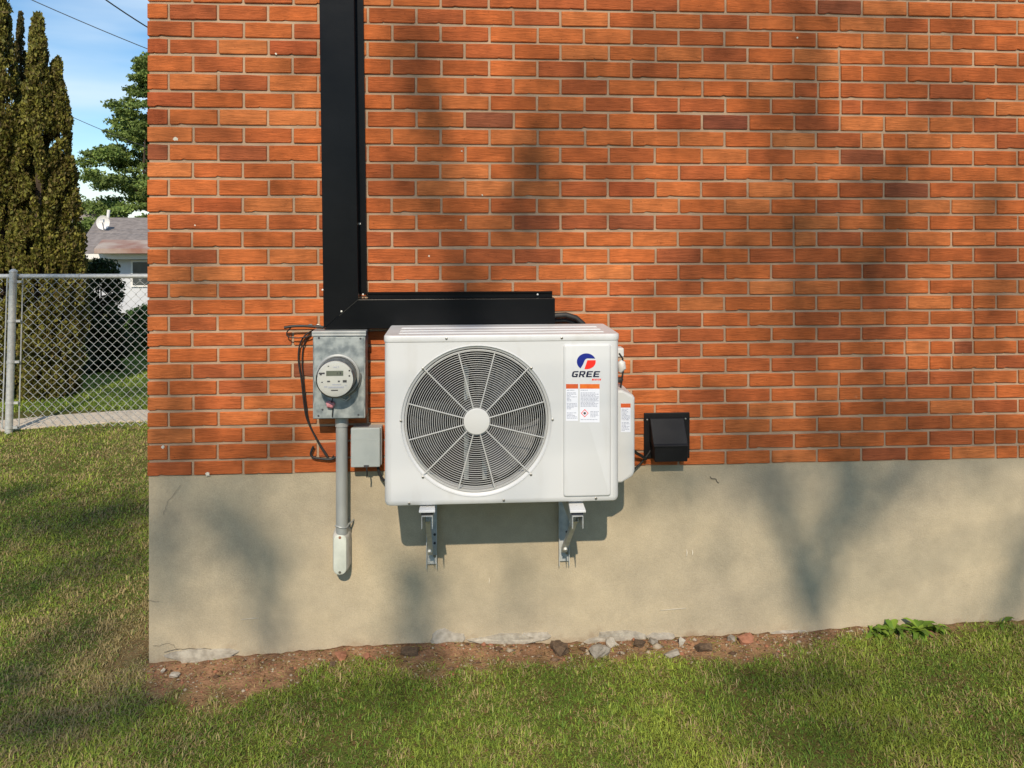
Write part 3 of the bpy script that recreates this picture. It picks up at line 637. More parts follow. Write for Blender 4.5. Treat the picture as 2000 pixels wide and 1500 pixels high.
# feet under the unit belong to it; the brackets stand on the wall
mat('dark_rubber', (0.02, 0.025, 0.04), None, .6)
for px_, nm in ((834, 0), (1129, 1)):
    Yf = -.475; c = at(px_, 999, Yf); w2 = .033
    ft = MB().hexa([(c.x-w2, Yf, c.z-.006), (c.x+w2, Yf, c.z-.006), (c.x+w2*.86, Yf+.11, c.z-.006), (c.x-w2*.86, Yf+.11, c.z-.006), (c.x-w2, Yf, c.z+.003), (c.x+w2, Yf, c.z+.003), (c.x+w2*.86, Yf+.11, az0-.001), (c.x-w2*.86, Yf+.11, az0-.001)]).build('foot', 'white_metal', ac, bevel=.002)
    MB().lathe([(.0, 0), (.008, 0)], 0, 0, 8) if False else None
    bolt = MB(); bolt.tube([(c.x, Yf+.045, c.z-.03), (c.x, Yf+.045, c.z+.012)], .006, 8); bolt.build('foot_bolt', 'screw_metal', ft)
    pad = MB(); pad.box((c.x-.024, Yf+.015, c.z-.020), (c.x+.024, Yf+.08, c.z-.0065)); pad.build('rubber_pad', 'dark_rubber' if nm else 'rubber', ft)
    br = thing('wall_bracket', (c.x, .0, at(px_, 1100, 0).z), ('left' if not nm else 'right')+' galvanised steel wall bracket carrying the air conditioner', 'bracket', 'brackets under the air conditioner')
    t = c.z-.021; Ye = -.47; hw = .0225; th = .0025
    mb = MB(); mb.box((c.x-hw, Ye, t-th), (c.x+hw, -.004, t)); mb.box((c.x-hw, Ye, t-.052), (c.x-hw+th, -.006, t-th-.0005)); mb.box((c.x+hw-th, Ye, t-.052), (c.x+hw, -.006, t-th-.0005)); mb.build('arm', 'bracket_steel', br)
    pz = AZ((1106, 1099)[nm], px_, 0); ox = c.x+.004
    mb = MB(); mb.box((ox-.024, -.006, pz+.012), (ox+.024, .0015, t+.16)); mb.box((ox-.0245, -.030, pz), (ox-.022, -.0065, t-.054)); mb.box((ox+.022, -.030, pz), (ox+.0245, -.0065, t-.054)); ps = mb.build('post', 'bracket_steel', br)
    for hz in (.05, .11, .15): 
        m2 = MB(); m2.lathe([(.006, -.0075), (.006, -.0105), (0, -.0105)], ox+.014, pz+hz, 8); m2.build('bolt', 'print_dark' if hz > .06 else 'screw_metal', ps)
    A = Vector((c.x, -.40, t-.035)); B = Vector((c.x-.002, -.045, AZ((1078, 1072)[nm], px_, -.04))); dr = (B-A).normalized(); nn = Vector((0, -dr.z, dr.y)); nn = nn if nn.y < 0 else -nn
    def chan(a0, b0, x0, x1, n0, n1): return [(x0, *(a0+nn*n0).yz), (x1, *(a0+nn*n0).yz), (x1, *(a0+nn*n1).yz), (x0, *(a0+nn*n1).yz), (x0, *(b0+nn*n0).yz), (x1, *(b0+nn*n0).yz), (x1, *(b0+nn*n1).yz), (x0, *(b0+nn*n1).yz)]
    mb = MB(); mb.hexa(chan(A, B, c.x-.010, c.x+.010, .010, .0125)); mb.hexa(chan(A, B+dr*.012, c.x-.0105, c.x-.0085, -.012, .0098)); mb.hexa(chan(A, B+dr*.012, c.x+.0085, c.x+.0105, -.012, .0098)); bc = mb.build('brace', 'bracket_steel', br)
    m2 = MB(); bz = B-dr*.07+nn*.0125; m2.tube([bz, bz+nn*.010], .010, 6); m2.build('bolt', 'screw_white', bc)

# ------------------------------------------------------------------ black line-set cover
YD = -.085
duct = thing('pipe_cover', (AX(668, 0), 0, AZ(640, 668, 0)), 'black metal pipe cover running down the wall then right above the white unit', 'pipe cover')
def dx(x, y): return at(x, y, YD)
# vertical trough: left face, front, right return and wall flange; leans a touch
TX0 = [dx(623.5, -240).x-.002, dx(632, 640).x]; FX = [dx(694, -240).x, dx(699.5, 586).x]; zt = AZ(-240, 660, YD); zb = AZ(641, 660, YD)
lean = (TX0[1]-dx(623.5, 0).x)/(AZ(0, 660, YD)-zb)
def lx(x, z, zr): return x-lean*(z-zr)
L0 = TX0[1]; R0 = FX[1]; hz1 = AZ(584, 900, YD); hz0 = AZ(640.5, 900, YD); hx1 = AX(1084, YD)
Rf = R0+.020
def V3(x, y, z): return (lx(x, z, zb), y, z)
xt0, xt1 = V3(L0, 0, zt)[0], V3(R0, 0, zt)[0]
mb = MB(); mb.prism([(L0, hz0+.0012), (R0, hz1+.0010), (xt1, zt), (xt0, zt)], -.004, YD); vert = mb.build('riser', 'black_metal', duct, bevel=.0015)
mb = MB(); mb.hexa([V3(R0+.0005, -.009, hz1+.02), V3(Rf+.014, -.009, hz1+.02), V3(Rf+.014, -.001, hz1+.02), V3(R0+.0005, -.001, hz1+.02), V3(R0+.0005, -.009, zt), V3(Rf+.014, -.009, zt), V3(Rf+.014, -.001, zt), V3(R0+.0005, -.001, zt)])
mb.hexa([V3(Rf+.006, -.016, hz1+.02), V3(Rf+.014, -.016, hz1+.02), V3(Rf+.014, -.0095, hz1+.02), V3(Rf+.006, -.0095, hz1+.02), V3(Rf+.006, -.016, zt), V3(Rf+.014, -.016, zt), V3(Rf+.014, -.0095, zt), V3(Rf+.006, -.0095, zt)]); mb.build('flange', 'black_metal', vert)
# corner piece with its mitre and the horizontal run
mb = MB(); mb.prism([(L0, hz0), (hx1, hz0), (hx1, hz1), (R0, hz1)], -.004, YD); hor = mb.build('horizontal_run', 'black_metal', duct, bevel=.0015); cn = hor
mb = MB(); mb.box((Rf+.0145, -.010, hz1+.0005), (hx1-.004, -.001, hz1+.028)); mb.box((Rf+.0145, -.017, hz1+.020), (hx1-.004, -.0105, hz1+.028)); mb.build('flange', 'black_metal', hor)
mat('seam', (.035, .034, .03), None, .5)
mb = MB(); a, b = Vector((R0, YD-.0002, hz1)), Vector((R0+(L0-R0)*.55, YD-.0002, hz1+(hz0-hz1)*.55)); mb.tube([a, b], .0012, 5); mb.build('mitre_seam', 'seam', cn)
for x, y, Y in [(667, 608, YD-.003), (709, 575, -.018), (1050, 575, -.018), (630, 566, YD-.001), (703, 437, -.012)]:
    c = at(x, y, Y); mb = MB(); mb.lathe([(.0042, Y), (.0042, Y-.002), (.002, Y-.003), (0, Y-.003)], c.x, c.z, 10); mb.build('screw', 'screw_white', duct)
# insulated pipes leaving the cover and bending down behind the unit
for k, (h, Yp, rad) in enumerate(((612, -.055, .013), (622, -.03, .011))):
    P = [at(1060, 626, Yp), at(1086, h+4, Yp), at(1105, h+3, Yp), at(1125, h+9, Yp), at(1138, h+20, Yp), at(1146, h+42, Yp), at(1148, h+90, Yp)]
    o = MB().tube(P, rad, 12).build('insulated_pipe', 'rubber'); tag(o, ('upper' if not k else 'lower')+' black insulated pipe curving out of the pipe cover behind the white unit', 'pipe', 'pipes leaving the cover')

# ------------------------------------------------------------------ electric meter
YM = -.125
mx0, mx1 = AX(611, YM), AX(713.5, YM); mz1, mz0 = AZ(647, 660, YM), AZ(818, 660, YM)
met = thing('electric_meter', ((mx0+mx1)/2, 0, mz0), 'galvanised meter box with round glass electric meter left of the white unit', 'electric meter')
mb = MB(); mb.box((mx0, YM, mz0), (mx1, -.004, mz1-.012)); bx = mb.build('box', 'galvanised', met, bevel=.004)
mb = MB(); mb.box((mx0-.004, YM-.006, mz1-.0115), (mx1+.004, -.003, mz1+.001)); mb.box((mx0-.004, YM-.006, mz1-.022), (mx1+.004, YM-.0015, mz1-.012)); mb.build('top_lip', 'conduit_steel', met, bevel=.002)
mb = MB(); mb.box((mx0+.006, YM-.0035, mz0+.004), (mx1-.006, YM-.0005, mz1-.026)); mb.build('cover_plate', 'galvanised', met, bevel=.001)
YM -= .0035
c = at(660.5, 733, YM); mcx, mcz = c.x, c.z; RM = .093
mb = MB(); mb.lathe([(RM, YM+.001), (RM+.003, YM-.006), (RM+.003, YM-.016), (RM-.003, YM-.02), (RM-.008, YM-.018)], mcx, mcz, 48); mb.build('retaining_ring', 'conduit_steel', met, sharp=50)
YG = YM-.098
mb = MB(); mb.lathe([(RM-.011, YM-.002), (RM-.012, YM-.05), (RM-.0135, YG+.010), (RM-.018, YG+.006)], mcx, mcz, 48); mb.build('meter_body', 'meter_body', met, sharp=50)
mb = MB(); mb.lathe([(RM-.0155, YG+.008), (RM-.0155, YG+.0055), (0, YG+.005)], mcx, mcz, 48); fc = mb.build('face', 'meter_face', met)
mb = MB(); mb.lathe([(RM-.0085, YM-.01), (RM-.009, YG+.02), (RM-.011, YG+.006), (RM-.016, YG+.001), (RM-.022, YG), (0, YG-.001)], mcx, mcz, 48); mb.build('glass_cover', 'clear_cover', met, fix=True)
yf = YG+.0045; s = .93/487
def fr(x0, y0, x1, y1, nm, m, yy=yf):
    # face coordinates in photo pixels from the dial's centre
    MB().prism([(mcx+x0*.00209, mcz-y1*.00209), (mcx+x1*.00209, mcz-y1*.00209), (mcx+x1*.00209, mcz-y0*.00209), (mcx+x0*.00209, mcz-y0*.00209)], yy+.0008, yy-.0006).build(nm, m, fc)
fr(-18, -17.5, 17, -7, 'display', 'lcd'); fr(-33, -14, -21, -11, 'print', 'print_dark'); fr(-31, -11, -27, -8.6, 'print', 'print_dark')
for x0, y0, x1, y1 in [(-16, 3, -10, 6), (6, 3, 10, 6), (16, 2, 24, 7), (-28, 5, -25, 7), (28, -19, 31, -16), (28, -8, 31, -5), (-15, -28, -12, -26), (-8, 22, 6, 24)]: fr(x0, y0, x1, y1, 'print', 'print_dark')
for x0, y0, x1, y1 in [(-4, -26, 4, -24), (6, -28, 8, -24), (-22, 14, -16, 17), (-14, 15, 18, 18.5), (-6, 10, 12, 12), (20, 12, 24, 14)]: fr(x0, y0, x1, y1, 'print', 'print_grey')
fr(17-7, -14.5, 17-4, -10, 'digit', 'print_dark', yf-.0004); fr(17-13, -14.5, 17-11.6, -10, 'digit', 'print_dark', yf-.0004)
c = at(645, 789, YM-.01); r = random.Random(2)
MB().tube([(c.x-.014, YM-.006, c.z+.006), (c.x-.004, YM-.012, c.z), (c.x+.006, YM-.010, c.z-.004), (c.x+.017, YM-.006, c.z+.004)], [.008, .018, .017, .008], 9).build('seal_tag', 'pink_tag', met)
MB().tube([at(650, 776, YM-.02), at(648, 785, YM-.02), at(650, 797, YM-.012), at(649, 814, YM-.006)], .0024, 6).build('seal_wire', 'rubber', met)
MB().tube([at(666, 777, YM-.012), at(676, 782, YM-.015), at(684, 776, YM-.012), at(681, 771, YM-.01)], .004, 7).build('ring_latch', 'screw_metal', met)
MB().tube([at(664+41*math.cos(a), 735-41*math.sin(a), YM-.012) for a in np.linspace(-1.15, .15, 9)], .0022, 6).build('clamp_wire', 'screw_metal', met)
for x, y in [(622, 812), (700, 810), (630, 800), (623, 660), (704, 661)]:
    c = at(x, y, YM); MB().lathe([(.0045, YM+.001), (.0045, YM-.002), (0, YM-.0025)], c.x, c.z, 8).build('screw', 'print_dark', met)

# conduit below the meter
YC = -.055; cz0, cz1 = AZ(1042, 668, YC), mz0-.0005; ccx = AX(667.5, YC)
con = thing('electrical_conduit', (ccx, 0, AZ(1122, 666, 0)), 'grey steel conduit dropping from the meter box to an oval fitting', 'conduit')
MB().tube([(ccx, YC, cz0), (ccx, YC, cz1)], .0265, 24).build('pipe', 'conduit_steel', con)
MB().tube([(ccx, YC, AZ(832, 668, YC)), (ccx, YC, cz1)], .030, 24).build('coupling', 'conduit_steel', con)
zz = AZ(1026, 668, YC); mb = MB(); mb.tube([(ccx+.0285*math.cos(a), YC+.0285*math.sin(a), zz+.004*math.sin(a*2)) for a in np.linspace(0, 2*math.pi, 25)[:-1]], .0035, 6, closed=True); sp = mb.build('strap', 'conduit_steel', con)
MB().tube([(ccx+.026, YC, zz), (ccx+.042, YC+.04, zz+.003), (ccx+.045, .008, zz+.003)], .004, 6).build('strap_tail', 'conduit_steel', sp)
lz1, lz0 = AZ(1034, 666, YC), AZ(1122, 666, YC); lcx = AX(665.5, YC); lcz = (lz0+lz1)/2
mb = MB(); plate(mb, lcx, lcz, .079, lz1-lz0, .035, .006, YC-.022, .012, 10); fb = mb.build('conduit_body', 'fitting_rim', con, sharp=50)
mb = MB(); plate(mb, lcx, lcz-.003, .060, lz1-lz0-.024, .027, YC-.021, YC-.028, .004, 10); mb.build('cover', 'fitting_cover', fb, sharp=50)
for dz, m in (((lz1-lz0)/2-.026, 'rubble_brick'), (-(lz1-lz0)/2+.022, 'screw_metal')):
    MB().lathe([(.006, YC-.027), (.006, YC-.030), (0, YC-.0305)], lcx, lcz+dz, 10).build('screw', m, fb)

# small grey box beside the unit
YB2 = -.085; bx0, bx1 = AX(685, YB2), AX(745, YB2); bz1, bz0 = AZ(836, 715, YB2), AZ(913, 715, YB2)
jb = thing('junction_box', ((bx0+bx1)/2, 0, bz0), 'small pale grey utility box between the conduit and the white unit', 'utility box')
MB().box((bx0+.003, YB2+.022, bz0+.003), (bx1-.001, -.004, bz1-.003)).build('base', 'grey_paint', jb, bevel=.004)
ld = MB().box((bx0, YB2, bz0), (bx1-.006, YB2+.0215, bz1)).build('lid', 'grey_paint', jb, bevel=.005, seg=3)
mb = MB(); r = random.Random(5); x = 693
while x < 732:
    ww = r.uniform(2, 4.4); a, b = at(x, 859.5, YB2), at(x+ww, 857.5, YB2); mb.box((a.x, YB2-.0008, a.z), (b.x, YB2+.001, b.z)); x += ww+1.2
mb.build('embossed_print', 'grey_paint', ld)
c = at(716, 910, YB2); MB().box((c.x-.012, YB2-.008, c.z-.004), (c.x+.010, YB2-.0005, c.z+.004)).build('latch', 'print_dark', ld)
MB().tube([(c.x, YB2-.004, c.z), (c.x+.003, YB2-.006, c.z-.03), (c.x+.002, YB2-.004, c.z-.05)], .0035, 6).build('latch_wire', 'rubber', ld)
o = MB().tube([at(738, 912, -.05), at(741, 926, -.05), at(749, 938, -.05), at(760, 936, -.06), at(775, 915, -.08)], .007, 8).build('cable', 'rubber'); tag(o, 'short black cable looping from the small grey box to the white unit', 'cable')

# ------------------------------------------------------------------ loose cables left of the meter
def smooth_path(pts, Y, n=6):
    P = [at(x, y, yy) if True else 0 for (x, y), yy in zip(pts, Y if isinstance(Y, (list, tuple)) else [Y]*len(pts))]; out = []
    for i in range(len(P)-1):
        p0, p1, p2, p3 = P[max(i-1, 0)], P[i], P[i+1], P[min(i+2, len(P)-1)]
        for k in range(n):
            t = k/n; out.append(.5*((2*p1)+(p2-p0)*t+(2*p0-5*p1+4*p2-p3)*t*t+(3*p1-p0-3*p2+p3)*t**3))
    return out+[P[-1]]
o = MB().tube(smooth_path([(555, 640), (575, 637), (600, 637), (632, 639)], -.05), .0062, 8).build('cable', 'rubber'); tag(o, 'thick black cable stub pointing left above the meter box', 'cable')
MB2 = thing('cable', at(600, 900, 0), 'thin black cable looping down the bricks left of the meter box', 'cable')
MB().tube(smooth_path([(612, 645), (596, 655), (585, 675), (583, 705), (589, 745), (594, 790), (600, 820), (618, 858), (634, 885), (645, 897), (652, 890)], -.018), .0038, 7).build('strand', 'rubber', MB2)
MB().tube(smooth_path([(628, 640), (608, 652), (594, 672), (590, 705), (593, 745), (597, 785), (604, 826), (622, 862), (640, 890)], -.012), .0032, 7).build('strand', 'rubber', MB2)
MB().tube(smooth_path([(568, 640), (560, 650), (564, 658), (585, 660), (605, 656), (612, 650)], -.03), .0028, 7).build('loop', 'rubber', MB2)
o = MB().tube(smooth_path([(612, 872), (607, 886), (612, 893), (628, 896), (646, 897), (656, 893)], -.02), .0052, 8).build('cable', 'rubber'); tag(o, 'short black cable end hooked beside the conduit near the foundation', 'cable')
o = MB().tube(smooth_path([(600, 636), (608, 634), (614, 640), (620, 634), (628, 638), (630, 645)], -.045), .003, 7).build('cable_tie', 'screw_metal'); tag(o, 'twisted silver wire tie binding the cables above the meter box', 'tie')

# ------------------------------------------------------------------ dryer vent hood
vt = thing('vent_hood', (AX(1300, 0), 0, AZ(905, 1300, 0)), 'black plastic vent hood on the bricks right of the white unit', 'vent')
a, b = at(1257, 806, 0), at(1346, 893, 0)
MB().box((a.x, -.010, b.z), (b.x, -.001, a.z)).build('back_plate', 'black_plastic', vt, bevel=.003)
hx0, hxr = AX(1268, -.02), AX(1344, -.05); zt_ = AZ(816, 1300, -.02); Yc = -.095; zc_ = AZ(871, 1310, Yc); zl = AZ(903, 1310, Yc)
xl = AX(1277, Yc); xr = AX(1344.5, Yc)
prof = [(-.0105, zt_), (-.022, zt_-.002), (Yc+.008, zc_+.008), (Yc, zc_)]
mb = MB(); n = 4; v = [(xl, y, z) for y, z in prof]+[(xl, -.0105, zc_)]+[(xr, y, z) for y, z in prof]+[(xr, -.0105, zc_)]
mb.add(v, [(0, 1, 2, 3, 4), (5, 6, 7, 8, 9), (0, 1, 6, 5), (1, 2, 7, 6), (2, 3, 8, 7), (3, 4, 9, 8)]); hd = mb.build('hood', 'black_plastic', vt, bevel=.003)
mb = MB(); mb.hexa([(xl+.006, Yc+.006, zl), (xr-.002, Yc+.006, zl), (xr-.002, -.012, zl+.01), (xl+.006, -.012, zl+.01), (xl+.003, Yc+.002, zc_-.001), (xr-.001, Yc+.002, zc_-.001), (xr-.001, -.012, zc_-.001), (xl+.003, -.012, zc_-.001)]); mb.build('flap', 'black_plastic', vt, bevel=.003)
MB().box((xl-.001, Yc-.003, zc_-.004), (xr+.001, Yc+.004, zc_+.001)).build('hinge_bar', 'black_plastic', vt, bevel=.001)
for x, y, Y in [(1264, 820, -.0115), (1339, 818, -.0115)]:
    c = at(x, y, Y); MB().lathe([(.0045, Y+.002), (.0045, Y-.0015), (0, Y-.0025)], c.x, c.z, 8).build('screw', 'screw_metal', vt)
o = MB().tube(smooth_path([(1228, 870, ), (1242, 884), (1252, 890), (1262, 897)], [-.1, -.06, -.04, -.03]), .0075, 8).build('cable', 'rubber'); tag(o, 'black cable running from the white unit to the vent hood', 'cable')
o = MB().tube(smooth_path([(1234, 920), (1250, 906), (1262, 892), (1270, 880)], [-.03, -.02, -.02, -.012]), .0042, 8).build('cable', 'rubber'); tag(o, 'thin black cable slanting down behind the vent hood', 'cable')

# ------------------------------------------------------------------ rubble and weeds at the foot of the wall
def chunk(name, label, x, y, w, h, dep, m, seed, flat=1.0, cat='stone', rot=0.0, up=.28):
    r = random.Random(seed); g = on_ground(x, y, .02)
    if g.y > -.012-dep*.5: g.y = -.012-dep*.5
    g.z = gz1(g.x, g.y); W, H = w/540, h/560
    bm = bmesh.new()
    for k in range(18):
        p = Vector((r.uniform(-1, 1), r.uniform(-1, 1), r.uniform(-1, 1))); p = p/max(abs(p.x), abs(p.y), abs(p.z))*r.uniform(.8, 1)
        bm.verts.new((p.x*W/2, p.y*dep/2, p.z*H/2))
    bmesh.ops.convex_hull(bm, input=bm.verts); 
    bmesh.ops.delete(bm, geom=[v for v in bm.verts if not v.link_faces], context='VERTS')
    bmesh.ops.triangulate(bm, faces=bm.faces); bmesh.ops.subdivide_edges(bm, edges=bm.edges, cuts=2, use_grid_fill=True)
    for v in bm.verts: v.co += Vector(mnoise.noise_vector(v.co*55+Vector((seed, 0, 0))))*.16*min(W, H)+Vector(mnoise.noise_vector(v.co*160))*.05*min(W, H)
    me = bpy.data.meshes.new(name); bm.to_mesh(me); bm.free(); me.materials.append(MATS[m]); o = bpy.data.objects.new(name, me); C.objects.link(o)
    o.location = (g.x, g.y, g.z+H*up); o.rotation_euler = (r.uniform(-.2, .2), rot, r.uniform(-.4, .4)); tag(o, label, cat); ORG[o] = Vector()
    return o
chunk('stone', 'pale flat stone at the left foot of the foundation', 342, 1312, 26, 14, .05, 'rubble_white', 1)
chunk('stone', 'small white chip right at the foundation corner', 318, 1306, 9, 16, .02, 'rubble_white', 2, rot=.5)
chunk('brick_fragment', 'orange brick shard with one square corner in the dirt', 666, 1288, 30, 22, .06, 'rubble_brick', 3, cat='brick piece', rot=.6)
chunk('stone', 'dark small stone below the orange brick shard', 650, 1300, 16, 12, .03, 'soil_clod', 4)
chunk('brick_fragment', 'small rounded brick crumb right of the square shard', 716, 1289, 16, 14, .03, 'rubble_brick', 5, cat='brick piece')
chunk('soil_clod', 'large dark lump of earth against the foundation', 1090, 1258, 50, 30, .09, 'soil_clod', 6, cat='clod', rot=.3)
chunk('stone', 'grey broken concrete lump right of the dark earth clod', 1170, 1275, 52, 30, .09, 'rubble_grey', 7, cat='stone')
chunk('stone', 'whitish rubble stone on top of the grey concrete lump', 1196, 1262, 34, 22, .05, 'rubble_white', 8)
chunk('stone', 'tilted grey stone chip left of the upright tile', 1276, 1260, 26, 16, .04, 'rubble_grey', 9, rot=.3)
chunk('tile_fragment', 'upright diamond-shaped pale tile chip by the foundation', 1330, 1262, 17, 27, .016, 'rubble_white', 10, cat='tile piece', rot=.25)
chunk('stone', 'long flat concrete sliver lying in front of the tile chip', 1312, 1280, 44, 14, .05, 'rubble_grey', 11, rot=-.15)
chunk('stone', 'dark grey stone beside the orange brick wedge', 1423, 1245, 22, 16, .04, 'rubble_grey', 12)
chunk('brick_fragment', 'long orange brick wedge at the right end of the rubble', 1458, 1258, 40, 18, .05, 'rubble_brick', 13, cat='brick piece', rot=-.1)
chunk('soil_clod', 'brown clod of earth between the tile chip and the brick wedge', 1375, 1268, 46, 20, .08, 'soil_clod', 14, cat='clod')
chunk('soil_clod', 'dark earth lump just left of the tilted grey stone chip', 1250, 1266, 30, 18, .06, 'soil_clod', 21, cat='clod')
chunk('soil_clod', 'small earth lump under the left wall bracket', 800, 1278, 50, 16, .07, 'soil_clod', 22, cat='clod')

def gravel():
    n = 2600; X = rng.uniform(0, 3.6, n); e = dirt_edge(X)+.06; Y = -rng.uniform(.012, 1, n)**1.4*e-.01
    base = np.array([[1, 0, 0], [-1, 0, 0], [0, 1, 0], [0, -1, 0], [0, 0, 1], [0, 0, -1]], float); tri = np.array([[0, 2, 4], [2, 1, 4], [1, 3, 4], [3, 0, 4], [2, 0, 5], [1, 2, 5], [3, 1, 5], [0, 3, 5]])
    s = rng.lognormal(-5.6, .55, n)[:, None, None]; Vt = base[None]*rng.uniform(.5, 1.2, (n, 6, 1))*s*np.array([1.3, 1, .7])
    Z = ground_z(X, Y)+lumps(X, Y); P = np.stack([X, Y, Z+.001], 1); Vt = Vt+P[:, None]
    pal = np.array([s2l(c) for c in ((150, 136, 116), (146, 98, 74), (116, 92, 72), (164, 150, 130), (86, 66, 50))]); col = pal[rng.integers(0, 5, n)]
    T = np.repeat(np.concatenate([col, np.ones((n, 1))], 1), 6, axis=0)
    o = np_mesh('gravel', Vt.reshape(-1, 3), (tri[None]+np.arange(n)[:, None, None]*6).ravel(), np.full(n*8, 3), T, 'stone_chip'); tag(o, 'small stones and brick crumbs scattered in the bare earth', None, None, 'stuff')
def sc_mat():
    m = vcol_mat('stone_chip', .9, 0.0)
sc_mat(); gravel()

def weed(name, label, x, y, nl, ln, seed, cols, wid=.32, spread=1.0, group=None, lift=.9):
    r = random.Random(seed); g = on_ground(x, y, .04)
    if g.y > -.03: g.y = -.03
    g.z = gz1(g.x, g.y); t = thing(name, g, label, 'weed', group)
    for k in range(nl):
        a = 2*math.pi*k/nl*spread+r.uniform(-.4, .4); l = ln*r.uniform(.6, 1.15); el = r.uniform(.35, 1.25)*lift; n = 7; v = []; f = []; p = g+Vector((r.uniform(-.02, .02), r.uniform(-.015, .015), .002)); e = el
        for i in range(n):
            u = i/(n-1); ww = l*wid*.5*(math.sin(math.pi*min(u*.92+.05, 1))**.8)*(1+.35*(i % 2)) if i < n-1 else .0005
            dv = Vector((math.cos(a)*math.cos(e), math.sin(a)*math.cos(e), math.sin(e))); sd = Vector((-math.sin(a), math.cos(a), 0))
            if i: p = p+dv*(l/(n-1))
            q_ = Vector(p); q_.y = min(q_.y, .0)
            v += [q_-sd*ww+Vector((0, 0, ww*.35)), q_, q_+sd*ww+Vector((0, 0, ww*.35))]; e -= .26*r.uniform(.6, 1.3)
        for vv in v: vv.y = min(vv.y, .002)
        for i in range(n-1): b0 = i*3; f += [(b0, b0+1, b0+4, b0+3), (b0+1, b0+2, b0+5, b0+4)]
        c = np.array(s2l(r.choice(cols)))*r.uniform(.8, 1.2); V = np.array([tuple(q) for q in v]); T = np.tile(np.append(c, 1), (len(v), 1))
        np_mesh('leaf', V, np.array(f).ravel(), np.full(len(f), 4), T, 'weed_leaf', t, smooth=True)
GC = [(110, 140, 46), (96, 126, 42), (126, 152, 54), (88, 114, 40)]
weed('broadleaf_weed', 'leftmost broad-leaved green weed against the foundation at right', 1708, 1236, 20, .075, 1, GC, .27, lift=1.1)
weed('broadleaf_weed', 'dense broad-leaved weed second from the left along the foundation', 1750, 1236, 22, .08, 2, GC, .27, lift=1.1)
weed('broadleaf_weed', 'tall broad-leaved weed with upright pointed leaves by the foundation', 1790, 1234, 22, .092, 3, GC, .27, lift=1.2)
weed('broadleaf_weed', 'rightmost of the clustered broad-leaved weeds by the foundation', 1828, 1232, 20, .085, 4, GC, .27, lift=1.1)
weed('broadleaf_weed', 'thin green sprout alone near the right frame edge by the foundation', 1938, 1215, 6, .085, 5, GC, .25, lift=1.2)
weed('broadleaf_weed', 'flat pale weed rosette in the lawn below the tile chip', 1276, 1372, 9, .07, 6, [(120, 138, 56), (104, 126, 48)], .5, lift=.35)
weed('broadleaf_weed', 'small weed rosette in the lawn below the grey concrete lump', 1215, 1352, 8, .055, 7, [(110, 130, 52), (96, 120, 44)], .5, lift=.35)

# ------------------------------------------------------------------ fence, path and planting behind
YFN = 4.05
pth = []
path_pts = [(-9, 2.55), (-5.5, 3.15), (-3.6, 3.75), (-3.0, 4.02), (-2.5, 4.2), (-2.0, 4.32), (-1.4, 4.38), (0, 4.42), (2, 4.42), (6, 4.42)]
v = []
for i, (x, y) in enumerate(path_pts): v += [(x, y, float(ground_z(x, y))+.012), (x, y+.46, float(ground_z(x, y+.46))+.014), (x, y, float(ground_z(x, y))-.08), (x, y+.46, float(ground_z(x, y+.46))-.08)]
f = []
for i in range(len(path_pts)-1): k = i*4; f += [(k, k+4, k+5, k+1), (k, k+2, k+6, k+4), (k+1, k+5, k+7, k+3)]
tag(MB().add(v, f).build('path', 'concrete_path'), 'pale concrete path along the foot of the chain-link fence', None, None, 'structure')

mat('zinc', s2l((176, 178, 178)), s2l((196, 197, 194)), .5, 30, metal=.3)
fz0 = lambda x: float(ground_z(x, YFN)); railz = AZ(539, 150, YFN)
fen = thing('chain_link_fence', (-2.9, YFN, fz0(-2.9)), 'galvanised chain-link fence left of the brick corner', 'fence')
MB().tube([(-7, YFN, railz+.02), (-2.93, YFN, railz), (1.2, YFN, railz-.01)], .0215, 10).build('top_rail', 'zinc', fen)
mb = MB(); pt, pb = at(26, 531, YFN-.05), at(17, 851, YFN-.05)
post = mb.tube([(pb.x, YFN-.05, fz0(-2.9)-.3), pb, pt], .033, 14).build('post', 'zinc', fen)
mb = MB(); mb.tube([pt, pt+Vector((0, 0, .01)), pt+Vector((0, 0, .028))], [.037, .035, .012], 14); mb.build('post_cap', 'zinc', post)
for u in (.06, .3, .55, .8, .95):
    p = pt+(pb-pt)*u; m2 = MB(); m2.tube([p+Vector((0, 0, .011)), p-Vector((0, 0, .011))], .037, 14); m2.box((p.x+.03, p.y-.004, p.z-.011), (p.x+.075, p.y+.012, p.z+.011)); m2.build('tension_band', 'zinc', post)
MB().tube([(pb.x+.075, YFN-.02, pb.z+.06), (pt.x+.07, YFN-.02, pt.z-.06)], .006, 6).build('tension_bar', 'zinc', post)
MB().tube([(pb.x-.075, YFN-.02, pb.z+.06), (pt.x-.07, YFN-.02, pt.z-.06)], .006, 6).build('tension_bar', 'zinc', post)
for x in (-2.15, -1.45, -.7):
    m2 = MB(); m2.tube([(x, YFN+.026*math.cos(t), railz-.004+.026*math.sin(t)) for t in np.linspace(0, 6.283, 13)[:-1]], .004, 5, closed=True); m2.build('tie_wire', 'zinc', fen)
def link_mesh(x0, x1, nm):
    cw = .0425; ch = .086; mb = MB()
    for k in range(int((x1-x0)/cw)+1):
        xb = x0+k*cw; zb_ = fz0(xb)+.03; nr = int((railz-.005-zb_)/ch*2); P = []
        for j in range(nr+1):
            side = ((j+k) % 2); P.append((xb+(cw*.5+.003 if side else -cw*.5-.003)+.006*mnoise.noise((xb*3, j*.4, 0)), YFN+(.003 if side else -.003)+.008*mnoise.noise((xb*1.5, j*.1, 5)), railz-.005-j*ch/2+.004*mnoise.noise((xb*4, j*.3, 9))))
        mb.tube(P, .0030, 5, smooth=True)
    return mb.build(nm, 'zinc', fen, fix=False)
